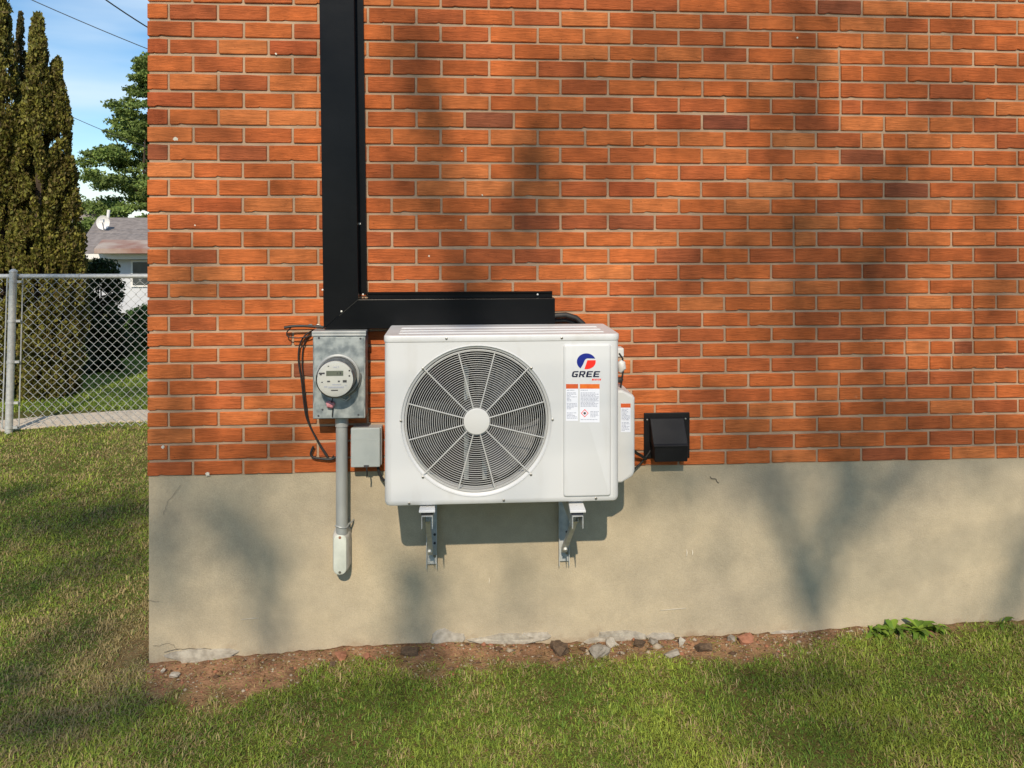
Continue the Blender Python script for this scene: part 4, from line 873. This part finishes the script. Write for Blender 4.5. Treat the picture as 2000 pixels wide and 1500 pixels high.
link_mesh(pb.x+.13, 1.0, 'chain_link_mesh')['kind'] = 'stuff'; link_mesh(-5.0, pb.x-.09, 'chain_link_mesh')['kind'] = 'stuff'

def blob_points(blobs, n, shell=.55):
    "points in the outer part of a set of ellipsoids, number by size"
    B = np.array([b[:3] for b in blobs]); R = np.array([b[3:6] for b in blobs]); wgt = (R[:, 0]*R[:, 2])/np.sum(R[:, 0]*R[:, 2]); k = rng.choice(len(B), n, p=wgt)
    d = rng.normal(size=(n, 3)); d /= np.linalg.norm(d, axis=1)[:, None]; rad = (shell+(1-shell)*rng.random(n))[:, None]
    return B[k]+d*rad*R[k], d, k
def cols_of(n, c0, c1, k=None, kn=0, var=.25):
    t = rng.random((n, 1)); c = np.array(s2l(c0))*(1-t)+np.array(s2l(c1))*t; c = c*rng.uniform(1-var, 1+var, (n, 1))
    if k is not None: c = c*rng.uniform(.75, 1.25, kn)[k][:, None]
    return np.clip(c, 0, 1)

def arborvitae(x, ytop, hw, Y, label, seed, n, c0=(142, 136, 60), c1=(96, 100, 44), low=(104, 86, 52)):
    global rng
    rng = np.random.default_rng(seed); r = random.Random(seed)
    top = at(x, ytop, Y); dep = (top-CAM).dot(FW); R = hw*dep/F; gx = top.x; zg = float(ground_z(gx, Y)); H = top.z-zg
    t = thing('arborvitae', (gx, Y, zg), label, 'tree', 'columnar evergreens behind the fence')
    MB().tube([(gx, Y, zg-.1), (gx+.02, Y, zg+H*.5), (gx, Y, zg+H*.96)], [.07, .045, .008], 8).build('trunk', 'bark', t)
    blobs = []; nb = int(H*80)
    for k in range(nb):
        u = r.random()**1.15; prof = (min(1, (1-u)*2.4)**.75)*(.86+.14*math.sin(u*9+seed)); a = r.uniform(0, 2*math.pi); rad = R*prof*r.uniform(.70, 1.02)
        s = R*(.20+.16*prof)*r.uniform(.6, 1.1); blobs.append((gx+rad*math.cos(a), Y+rad*math.sin(a), zg+.06+u*H*.97-s*.3, s*.72, s*.72, s*1.7))
    P, d, k = blob_points(blobs, n, .45); c = cols_of(n, c0, c1, k, nb)
    lo = np.clip((zg+1.45-P[:, 2])/.5, 0, .75)[:, None]; c = c*(1-lo)+np.array(s2l(low))*rng.uniform(.6, 1.1, (n, 1))*lo
    P = P[P[:, 2] > zg+.03]; c = c[:len(P)]
    ow = np.stack([P[:, 0]-gx, P[:, 1]-Y, np.zeros(len(P))], 1)/R*1.0
    leaf_mesh('crown', P, .047, c, 'foliage', t, upright=.9, aspect=.55, outward=ow)
arborvitae(2, -70, 48, 5.45, 'tallest columnar evergreen cut by the left frame edge', 21, 52000)
arborvitae(40, 14, 32, 5.95, 'slim dark columnar evergreen set back between two taller ones', 22, 24000, (92, 86, 44), (62, 62, 32))
arborvitae(74, 8, 46, 5.45, 'pointed columnar evergreen in the middle of the row', 23, 52000)
arborvitae(112, 108, 50, 5.6, 'shorter columnar evergreen at the right end of the row', 24, 52000)
rng = np.random.default_rng(5)

def shrub(name, label, x0, x1, ytop, Y, seed, n, c0, c1, size=.05, group=None, upright=.3):
    global rng
    rng = np.random.default_rng(seed); r = random.Random(seed); a, b = at(x0, ytop, Y), at(x1, ytop, Y); cx = (a.x+b.x)/2; R = (b.x-a.x)/2; zg = float(ground_z(cx, Y)); H = a.z-zg
    t = thing(name, (cx, Y, zg), label, 'shrub', group)
    for k in range(5): MB().tube([(cx, Y, zg-.05), (cx+r.uniform(-.4, .4)*R, Y+r.uniform(-.3, .3)*R, zg+H*.75)], [.03, .008], 6).build('stem', 'bark', t)
    blobs = []
    for k in range(90):
        u = r.random(); a_ = r.uniform(0, 6.283); pr = math.sqrt(max(0, 1-max(0, (u-.55)/.45)**2))*.9+.05; rad = R*pr*r.uniform(.4, .9); s = R*.32*r.uniform(.7, 1.2)
        blobs.append((cx+rad*math.cos(a_), Y+rad*math.sin(a_), zg+u*(H-s*.6), s, s, s*.9))
    P, d, k = blob_points(blobs, n, .4); c = cols_of(n, c0, c1, k, 90); keep = P[:, 2] > zg+.01
    leaf_mesh('foliage', P[keep], size, c[keep], 'foliage', t, upright=upright)
shrub('evergreen_shrub', 'dark green rounded shrub behind the chain-link fence', 150, 248, 502, 7.2, 31, 14000, (58, 76, 38), (40, 56, 30))
shrub('garden_shrub', 'mid green shrub behind the fence next to the brick corner', 232, 330, 598, 9.2, 32, 9000, (92, 122, 62), (68, 100, 50), .07)
shrub('garden_shrub', 'low dark hedge mass behind the dark rounded shrub', 165, 262, 640, 8.4, 33, 8000, (66, 92, 42), (50, 74, 36), .06)

# neighbour's house
YN = 24.0
def nh(x, y, Y=YN): return at(x, y, Y)
n0 = nh(120, 610); nbh = thing('neighbour_house', (n0.x, YN, n0.z), 'white neighbouring house with grey shingle roof beyond the fence', 'house')
xe0, xe1 = nh(150, 497).x, nh(420, 497).x; ze = nh(200, 497).z; zgb = nh(200, 640).z-.5
MB().box((xe0+.35, YN+.5, zgb), (xe1, YN+9, ze-.05)).build('wall', 'siding', nbh)
MB().box((xe0-.1, YN-.02, ze-.16), (xe1, YN+.12, ze+.02)).build('fascia', 'trim_white', nbh)
rz = nh(200, 425, YN+5).z; rz2 = nh(180, 408, YN+7.5).z
rf = MB().add([(xe0-.1, YN, ze+.03), (xe1, YN, ze+.03), (xe1, YN+5, rz), (xe0-1.5, YN+5, rz), (xe1, YN+10, ze+.03), (xe0-.1, YN+10, ze+.03)], [(0, 1, 2, 3), (3, 2, 4, 5), (0, 3, 5)]).build('roof', 'shingle', nbh)
hx = nh(225, 420, YN+7.5).x
MB().add([(xe0-8, YN+6.2, rz-.9), (hx, YN+6.2, rz-.9), (hx-1.2, YN+8, rz2), (xe0-8, YN+8, rz2), (hx, YN+10, rz-.9), (xe0-8, YN+10, rz-.9)], [(0, 1, 2, 3), (1, 4, 2), (3, 2, 4, 5)]).build('rear_roof', 'shingle', nbh)
p = [nh(184, 489, YN-.5), nh(330, 489, YN-.5), nh(330, 473, YN+.9), nh(200, 471, YN+.9)]
mb = MB(); mb.hexa([tuple(q_-Vector((0, 0, .1))) for q_ in p]+[tuple(q_+Vector((0, 0, .06))) for q_ in p]); mb.build('porch_roof', 'red_roof', nbh)
p0, p1 = nh(257, 508, YN+.5), nh(300, 560, YN+.5)
wn = MB().box((p0.x, YN+.44, p1.z), (p1.x, YN+.499, p0.z)).build('window', 'trim_white', nbh); MB().box((p0.x+.07, YN+.42, p1.z+.07), (p1.x-.07, YN+.439, p0.z-.07)).build('pane', 'window_dark', wn)
ds = nh(206, 440, YN+3.2); sd = thing('satellite_dish', ds-Vector((0, 0, .5)), 'white satellite dish on the grey roof of the neighbouring house', 'satellite dish')
MB().tube([ds-Vector((0, 0, .5)), ds+Vector((0, -.1, .1))], .04, 8).build('mast', 'trim_white', sd)
mb = MB(); v = []; n = 16
for r_, y_ in ((0, .05), (.12, .03), (.21, -.02), (.25, -.05)): v += [(ds.x+r_*math.cos(6.283*k/n)+.1*y_, ds.y-.15+y_, ds.z+.1+r_*1.1*math.sin(6.283*k/n)) for k in range(n)]
mb.add(v, [(i*n+k, i*n+(k+1) % n, (i+1)*n+(k+1) % n, (i+1)*n+k) for i in range(3) for k in range(n)], True); mb.build('dish', 'trim_white', sd, fix=False)
MB().tube([ds+Vector((0, -.1, -.25)), ds+Vector((.12, -.55, .15))], .025, 6).build('arm', 'trim_white', sd); MB().box(tuple(ds+Vector((.06, -.62, .1))), tuple(ds+Vector((.18, -.5, .22)))).build('receiver', 'trim_white', sd)
vp = nh(210, 410, YN+5); o = MB().tube([vp-Vector((0, 0, .45)), vp+Vector((.05, 0, .0))], .06, 10).build('vent_pipe', 'trim_white'); tag(o, 'short white vent pipe standing on the neighbouring grey roof', 'vent pipe')

def broad_tree(name, label, cx, cy, zg, H, blobs, n, size, c0, c1, seed, trunk_r=.25, nl=14):
    global rng
    rng = np.random.default_rng(seed); r = random.Random(seed); t = thing(name, (cx, cy, zg), label, 'tree')
    mid = Vector((cx, cy, zg+H*.4)); tr = MB().tube([(cx, cy, zg-.3), (cx+.1, cy, zg+H*.2), tuple(mid), (cx, cy, zg+H*.85)], [trunk_r, trunk_r*.8, trunk_r*.6, trunk_r*.1], 10).build('trunk', 'bark', t)
    for b in r.sample(blobs, min(nl, len(blobs))):
        e = Vector(b[:3]); s0 = Vector((cx, cy, zg+H*r.uniform(.25, .55))); m_ = (s0+e)/2+Vector((r.uniform(-.3, .3), r.uniform(-.3, .3), .3)); MB().tube([s0, m_, e], [trunk_r*.35, trunk_r*.2, trunk_r*.06], 6).build('limb', 'bark', t)
    P, d, k = blob_points(blobs, n, .3); leaf_mesh('crown', P, size, cols_of(n, c0, c1, k, len(blobs)), 'foliage', t, upright=.1, aspect=.6)
    return t
r = random.Random(9); Y = 34.0; tcx = at(300, 300, Y); blobs = []
for k in range(300):
    u = r.random()**1.2; ang = r.uniform(0, 6.283); zz = at(300, 462-u*345, Y).z; Rr = 4.3*(1-u)**.75*(.8+.2*math.sin(u*20+1))+.25; q_ = r.uniform(.25, 1)
    s = r.uniform(.38, .7)*(1-.35*u); blobs.append((tcx.x+Rr*q_*math.cos(ang), Y+Rr*q_*math.sin(ang), zz+.35*q_, s*1.25, s, s*.45))
broad_tree('broadleaf_tree', 'full green tree rising behind the neighbouring house roof', tcx.x, Y, -1.0, 9.5, blobs, 80000, .15, (130, 146, 74), (88, 110, 54), 41, .3)
for k, (x0, x1, yt, Yd) in enumerate(((120, 180, 396, 64),)):
    a, b = at(x0, yt, Yd), at(x1, yt, Yd); r = random.Random(k); R = (b.x-a.x)/2; blobs = [(a.x+R+r.uniform(-.8, .8)*R, Yd+r.uniform(-1, 1), a.z-r.uniform(.3, 4), 1.0, 1.0, .9) for i in range(26)]
    broad_tree('broadleaf_tree', 'tiny far treetop just left of the neighbouring roof', a.x+R, Yd, -2.0, a.z+2.0, blobs, 4000, .35, (104, 124, 84), (78, 100, 66), 50+k, .2, 4)

# overhead wires
for pa, pb_, Yw, rad, lab in (((40, -10), (330, 112), 18, .012, 'thin overhead wire crossing the upper sky'), ((190, -12), (330, 78), 14, .016, 'dark overhead wire slanting to the brick corner'), ((90, 205), (250, 274), 22, .010, 'faint lower overhead wire beside the evergreens')):
    A, B = at(*pa, Yw), at(*pb_, Yw+1.5); dirv = (B-A); P = []
    for k in range(25):
        t = -1.2+3.4*k/24; P.append(A+dirv*t+Vector((0, 0, .12*(t-.5)**2-.03)))
    tag(MB().tube(P, rad, 5).build('overhead_wire', 'cable_far'), lab, 'wire')

# ------------------------------------------------------------------ grass
def grass():
    global rng
    rg = np.random.default_rng(77)
    def area(x0, x1, y0, y1, dens):
        n = int((x1-x0)*(y1-y0)*dens); return np.stack([rg.uniform(x0, x1, n), rg.uniform(y0, y1, n)], 1)
    A = [area(-.75, 4.3, -1.0, -.0, 40000), area(-1.3, .0, .0, 1.2, 30000), area(-2.2, .0, 1.2, 2.6, 22000), area(-3.2, .0, 2.6, 4.35, 14000),
         area(-3.4, -.75, -1.2, .0, 2500), area(4.3, 5.6, -1.0, 0, 5000), area(-4.2, 1.0, 4.8, 9.5, 6000), area(-5, 2, 9.5, 14, 1200), area(-.75, 4.5, -1.7, -1.0, 5000)]
    P = np.concatenate(A); x, y = P[:, 0], P[:, 1]
    # keep the bare strip bare
    dm = dirt_mask(x, y); nn = vnoise(x, y, 9, 6.6); n2 = vnoise(x, y, 2.3, 1.3); n3 = vnoise(x, y, 30, 2.9)
    p = np.clip(1.15-dm*1.05+nn*.75, .26, 1)*np.clip(.80+n2*.5+n3*.5, .25, 1); p *= np.where((y > 0) & (x > -.01), 0, 1)
    pe = np.interp(x, [q_[0] for q_ in path_pts], [q_[1] for q_ in path_pts]); p *= np.where((y > pe-.02) & (y < pe+.47), 0, 1)
    k = rg.random(len(x)) < p; x, y = x[k], y[k]; nn, n2, n3, dm = nn[k], n2[k], n3[k], dm[k]; n = len(x)
    z = ground_z(x, y)+lumps(x, y)-.003
    far = np.clip((y+.3)/4, 0, 1); Lb = rg.uniform(.015, .036, n)*(1-.2*dm)*(1+.25*n2)*(1+1.1*np.clip(n3, 0, 1)+.9*np.clip(nn-.15, 0, 1)); Lb = np.where(y > 4.6, Lb*2.2, Lb); wd = rg.uniform(.0022, .0048, n)*(1+far*.9)
    a = rg.uniform(0, 2*np.pi, n); el = rg.normal(.62, .40, n).clip(.05, 1.45); bend = rg.uniform(.2, 1.7, n); el = np.where(dm > .5, el*.35, el); bend = np.where(dm > .5, bend*.3, bend)
    dh = np.stack([np.cos(a), np.sin(a)], 1); sd = np.stack([-np.sin(a), np.cos(a), np.zeros(n)], 1)*wd[:, None]/2
    tw = rg.uniform(-.9, .9, n)[:, None]*np.stack([np.cos(a+1.57), np.sin(a+1.57), np.zeros(n)], 1)
    def step(e): return np.stack([dh[:, 0]*np.cos(e), dh[:, 1]*np.cos(e), np.sin(e)], 1)
    p0 = np.stack([x, y, z], 1); p1 = p0+step(el)*(Lb*.5)[:, None]; p2 = p1+(step(el-bend)+tw*.35)*(Lb*.5)[:, None]; p2[:, 2] = np.maximum(p2[:, 2], z+.002)
    for q_ in (p0, p1, p2): q_[:, 1] = np.where((x > 0) & (y < .002), np.minimum(q_[:, 1], -.001), q_[:, 1])
    V = np.stack([p0-sd, p0+sd, p1+sd*.8, p1-sd*.8, p2], 1).reshape(-1, 3)
    i = np.arange(n)[:, None]*5; Fc = np.concatenate([i, i+1, i+2, i+3, i+3, i+2, i+4], 1).ravel(); sz = np.tile([4, 3], n)
    # living green, yellow-green and straw
    g1 = np.array(s2l((106, 136, 52))); g2 = np.array(s2l((168, 182, 76))); st = np.array(s2l((194, 174, 122)))
    t = np.clip(.45+.9*n2+rg.normal(0, .3, n), 0, 1)[:, None]; c = g1*(1-t)+g2*t
    dry = np.interp(x, [-3, -1.6, -.6, -.2, .3, 1, 5], [.26, .26, .40, .46, .30, .13, .16])+.25*np.exp(-(((x+.35)/.35)**2+((y-.35)/.45)**2))+.25*np.exp(-((y-3.4)/.7)**2)*(x < 0)+dm*.75+np.clip(nn, -.3, .5)*.5
    dry = np.where(y > 4.7, .03, dry); c = np.where((y > 4.7)[:, None], c*1.15, c); is_dry = rg.random(n) < np.clip(dry, .03, .9); c = np.where(is_dry[:, None], st*rg.uniform(.55, 1.05, (n, 1)), c*rg.uniform(.7, 1.25, (n, 1)))
    T = np.repeat(np.concatenate([np.clip(c, 0, 1), np.ones((n, 1))], 1), 5, axis=0)
    o = np_mesh('grass', V, Fc, sz, T, 'grass_blade'); tag(o, 'short mown grass mixed with dry straw-coloured blades', None, None, 'stuff')
    m = 1100; lx_ = rg.uniform(-1.6, 4.3, m); ly_ = np.where(lx_ > 0, -.035-rg.uniform(.01, 1, m)**1.6*.92, rg.uniform(-.9, 3, m)); lz_ = ground_z(lx_, ly_)+lumps(lx_, ly_)+.012
    rng = np.random.default_rng(8); cl = cols_of(m, (150, 118, 78), (96, 72, 48)); q_ = leaf_mesh('leaf_litter', np.stack([lx_, ly_, lz_-.004], 1), .017, cl, 'foliage', aspect=.5); tag(q_, 'dry leaf scraps scattered over the lawn and bare earth', None, None, 'stuff')
grass()

# ------------------------------------------------------------------ the trees behind the viewpoint that dapple the wall
# (x, y, rx, ry, angle, density) of the shade each leafy branch throws on the wall, in photo units
SHADE = [(a/1.163+280, b/1.163, c/1.163, d/1.163, e, f) for a, b, c, d, e, f in (
 (60, 295, 75, 50, 0, 0.4), (165, 310, 75, 35, 0, 0.4), (330, 150, 80, 60, 0, 0.25), (60, 60, 60, 50, 0, 0.35), (90, 650, 100, 80, 0, 0.5), (300, 470, 90, 80, 0, 0.35), (330, 600, 70, 60, 0, 0.3), (250, 840, 30, 50, 0, 0.5), (60, 990, 80, 50, 0, 0.4), (300, 1000, 110, 45, 0, 0.35), (180, 200, 90, 40, 0, 0.3), (640, 220, 48, 110, 0, 0.62), (600, 390, 50, 40, 0, 0.45), (660, 60, 60, 35, 0, 0.3), (890, 420, 60, 140, 8, 0.6), (780, 540, 90, 80, 0, 0.5), (700, 620, 80, 40, 0, 0.4), (790, 250, 30, 60, 0, 0.35), (1000, 160, 60, 28, 0, 0.5), (1190, 160, 90, 30, 0, 0.6), (1200, 55, 90, 60, 0, 0.5), (1330, 100, 60, 50, 0, 0.4), (1240, 315, 65, 40, 0, 0.5), (1090, 360, 60, 50, 20, 0.4), (1060, 480, 60, 70, 0, 0.4), (1340, 470, 90, 90, 0, 0.4), (1450, 30, 140, 40, 0, 0.45), (1700, 40, 200, 50, 0, 0.5), (1500, 130, 60, 40, 0, 0.35), (1720, 170, 80, 60, 0, 0.45), (1680, 400, 60, 90, 22, 0.62), (1640, 640, 75, 110, 15, 0.6), (1221, 634, 130, 36, -24, 0.5), (1465, 512, 140, 42, -28, 0.55), (1430, 800, 120, 34, -30, 0.4), (1780, 700, 60, 50, -20, 0.4), (1060, 270, 90, 30, -40, 0.4), (1820, 480, 60, 40, -30, 0.35), (1720, 520, 50, 70, 0, 0.5), (1930, 450, 70, 70, 0, 0.6), (1915, 680, 50, 45, 0, 0.5), (1390, 600, 90, 40, 0, 0.5), (1480, 690, 80, 70, -25, 0.55), (1280, 760, 60, 40, 0, 0.35), (1560, 560, 50, 60, 0, 0.4), (1500, 300, 50, 50, 0, 0.35), (1880, 250, 50, 60, 0, 0.35), (1970, 140, 40, 70, 0, 0.35), (1700, 910, 110, 55, 0, 0.5), (1400, 960, 100, 60, 0, 0.35), (1560, 1000, 80, 40, 0, 0.35), (1900, 960, 90, 60, 0, 0.35), (1300, 880, 60, 50, 0, 0.3), (55, 1240, 75, 170, 0, 0.62), (150, 1150, 50, 40, 0, 0.4), (232, 1150, 30, 60, 0, 0.5), (250, 1235, 85, 60, 20, 0.5), (285, 1390, 55, 100, 0, 0.6), (615, 1385, 50, 100, 0, 0.62), (600, 1300, 30, 40, 0, 0.4), (840, 1330, 20, 80, 0, 0.3), (1210, 1110, 90, 50, 0, 0.4), (1320, 1300, 50, 60, 0, 0.22), (1490, 1240, 38, 170, -14, 0.58), (1450, 1090, 50, 50, 0, 0.35), (1640, 1140, 60, 90, 28, 0.45), (1570, 1300, 40, 90, 10, 0.4), (1970, 1340, 35, 70, 25, 0.55), (1880, 1090, 100, 35, 0, 0.3), (1080, 1150, 40, 50, 0, 0.25))]
GROUND_SHADE = [(140, 1030, .45, .36, .7), (230, 1000, .3, .25, .55), (60, 970, .35, .25, .55), (200, 1100, .3, .2, .6), (60, 1150, .3, .2, .5), (140, 1240, .25, .12, .45), (250, 1290, .15, .1, .5), (90, 1420, .35, .14, .75), (240, 1370, .25, .12, .65), (20, 1330, .2, .2, .6), (380, 1470, .2, .08, .5), (560, 1380, .22, .12, .55), (740, 1360, .16, .12, .55), (660, 1480, .3, .06, .4), (830, 1310, .1, .1, .5), (1120, 1330, .15, .05, .35), (1440, 1325, .16, .06, .65), (1600, 1330, .22, .12, .7), (1700, 1430, .25, .14, .65), (1500, 1440, .1, .08, .45), (1850, 1320, .22, .06, .5), (1250, 1480, .2, .04, .3), (900, 1470, .12, .05, .35), (1960, 1290, .1, .1, .45)]
def shade_tree():
    global rng
    rng = np.random.default_rng(123); r = random.Random(4)
    def to_virtual(p): t = -p.y/SUN.y; return p.x+SUN.x*t, p.z+SUN.z*t
    ell = []
    for x, y, rx, ry, an, dn in SHADE:
        c = at(x, y, 0); ell.append((c.x, c.z, rx/420, ry/420, math.radians(an), dn))
    for x, y, rx, ry, dn in GROUND_SHADE:
        g = on_ground(x, y, 0); X, Z = to_virtual(g); ell.append((X, Z, rx, ry*.77, 0, dn))
    for X, Z, rx, rz, dn in ((-2.8, 4.5, .5, .5, .5), (-2.4, 5.0, .4, .5, .5)): ell.append((X, Z, rx, rz, 0, dn))
    for k in range(60):
        X, Z = r.uniform(-5, 9), r.uniform(-3.0, 7.5)
        if -1.0 < X < 4.5 and -.9 < Z < 3.3: continue
        if X < -.3 and Z > 1.0: continue
        ell.append((X, Z, r.uniform(.2, .5), r.uniform(.2, .5), 0, .6))
    sx, sz = SUN.x/SUN.y, SUN.z/SUN.y; lf = .075; Pn = []
    tops = []
    for (X, Z, rx, rz, an, dn) in ell:
        dist = r.uniform(12.5, 16.5); m = -math.log(1-min(dn, .92))/(lf*lf*.6*.26); n = int(math.pi*rx*rz*m*1.08*(1 if dn > .42 else .85))
        u = rng.normal(0, .66, n)*rx; v = rng.normal(0, .66, n)*rz
        xx = X+u*math.cos(an)+v*math.sin(an); zz = Z-u*math.sin(an)+v*math.cos(an); dd = dist+rng.normal(0, .5, n)
        Pn.append(np.stack([xx-sx*dd, -dd, zz-sz*dd], 1)); tops.append(Vector((X-sx*dist, -dist, Z-sz*dist)))
    BR = [([(1582, 1235), (1570, 1180), (1558, 1120)], .045, .05), ([(1566, 1170), (1545, 1060), (1510, 960), (1450, 860), (1400, 770)], .05, .018), ([(1570, 1170), (1600, 1080), (1640, 980), (1690, 870), (1720, 740), (1705, 600), (1740, 440), (1800, 300), (1850, 120)], .042, .014),
          ([(1600, 1080), (1680, 980), (1780, 880), (1880, 760), (1935, 630), (1990, 480)], .035, .015), ([(1640, 980), (1620, 820), (1560, 700), (1470, 610), (1390, 560), (1280, 540)], .035, .012), ([(1690, 700), (1625, 600), (1570, 480), (1580, 360), (1500, 250), (1420, 120)], .03, .012),
          ([(1950, 1240), (1985, 1160), (2030, 1060), (2100, 900)], .035, .03), ([(812, 1270), (812, 1200), (815, 1150), (818, 1105)], .05, .045), ([(930, 690), (905, 620), (880, 450), (845, 280), (800, 120), (770, -20)], .05, .02), ([(905, 620), (990, 500), (1045, 370), (1080, 240), (1180, 150), (1300, 130)], .03, .012), ([(880, 450), (800, 420), (740, 330)], .02, .01),
          ([(1080, 240), (1020, 150), (1010, 40)], .02, .01), ([(1720, 400), (1640, 300), (1560, 180), (1540, 40)], .022, .01), ([(540, 1260), (530, 1200), (490, 1100), (420, 1000), (340, 900), (320, 700)], .03, .015), ([(430, 1000), (520, 900), (560, 800)], .02, .01), ([(1009, 1230), (1012, 1100), (1030, 1000)], .016, .012), ([(1450, 860), (1350, 930), (1250, 960)], .018, .008)]
    branches = []
    for pts, r0, r1 in BR:
        dist = r.uniform(15, 17.5); line = []
        for i, (x, y) in enumerate(pts):
            c = at(x, y, 0); dd = dist+r.uniform(-.15, .15)+.12*i; line.append(Vector((c.x-sx*dd, -dd, c.z-sz*dd)))
        branches.append((line, [.85*(r0+(r1-r0)*i/(len(pts)-1)) for i in range(len(pts))]))
        for p_, q_ in zip(line[1:-1], line[2:]):                      # leaves along the outer branch
            m_ = int((q_-p_).length*110); tt = rng.random((m_, 1)); Pn.append(np.array(p_)*(1-tt)+np.array(q_)*tt+rng.normal(0, .10, (m_, 3))*np.array([1, 2, 1]))
    P = np.concatenate(Pn); n = len(P)
    base = Vector((8.2, -18.0, 0)); t = thing('broadleaf_tree', base, 'tall leafy tree standing behind the viewpoint, dappling the wall with shade', 'tree')
    MB().tube([base-Vector((0, 0, .3)), base+Vector((-.2, .2, 5)), base+Vector((-1.0, .8, 9.5)), base+Vector((-2.6, 1.4, 13.5)), base+Vector((-4.6, 1.6, 17))], [.34, .27, .2, .12, .04], 12).build('trunk', 'bark', t)
    hubs = [base+Vector((-1.0, .8, 9.5)), base+Vector((-2.6, 1.4, 13.5)), base+Vector((-.5, .5, 7))]
    for e in tops[1::9]:
        h = min(hubs, key=lambda q_: (q_-e).length); m_ = (h+e)/2+Vector((0, -.4, .5)); MB().tube([h, m_, e], [.02, .013, .006], 6).build('limb', 'bark', t)
    zx = (P[:, 0]-sx*P[:, 1], P[:, 2]-sz*P[:, 1]); fx, fz = -sx*YF, -sz*YF
    keep = ~((zx[0] > ax0+fx-.02) & (zx[0] < ax1+fx+.02) & (zx[1] > az0+fz-.01) & (zx[1] < az1+fz+.05)); P = P[keep]; n = len(P)
    for line, rr_ in branches: MB().tube(line, rr_, 8).build('branch', 'bark', t)
    leaf_mesh('crown', P, lf, cols_of(n, (90, 120, 50), (70, 100, 40)), 'foliage', t, aspect=.6); print('shade leaves', n)
shade_tree()
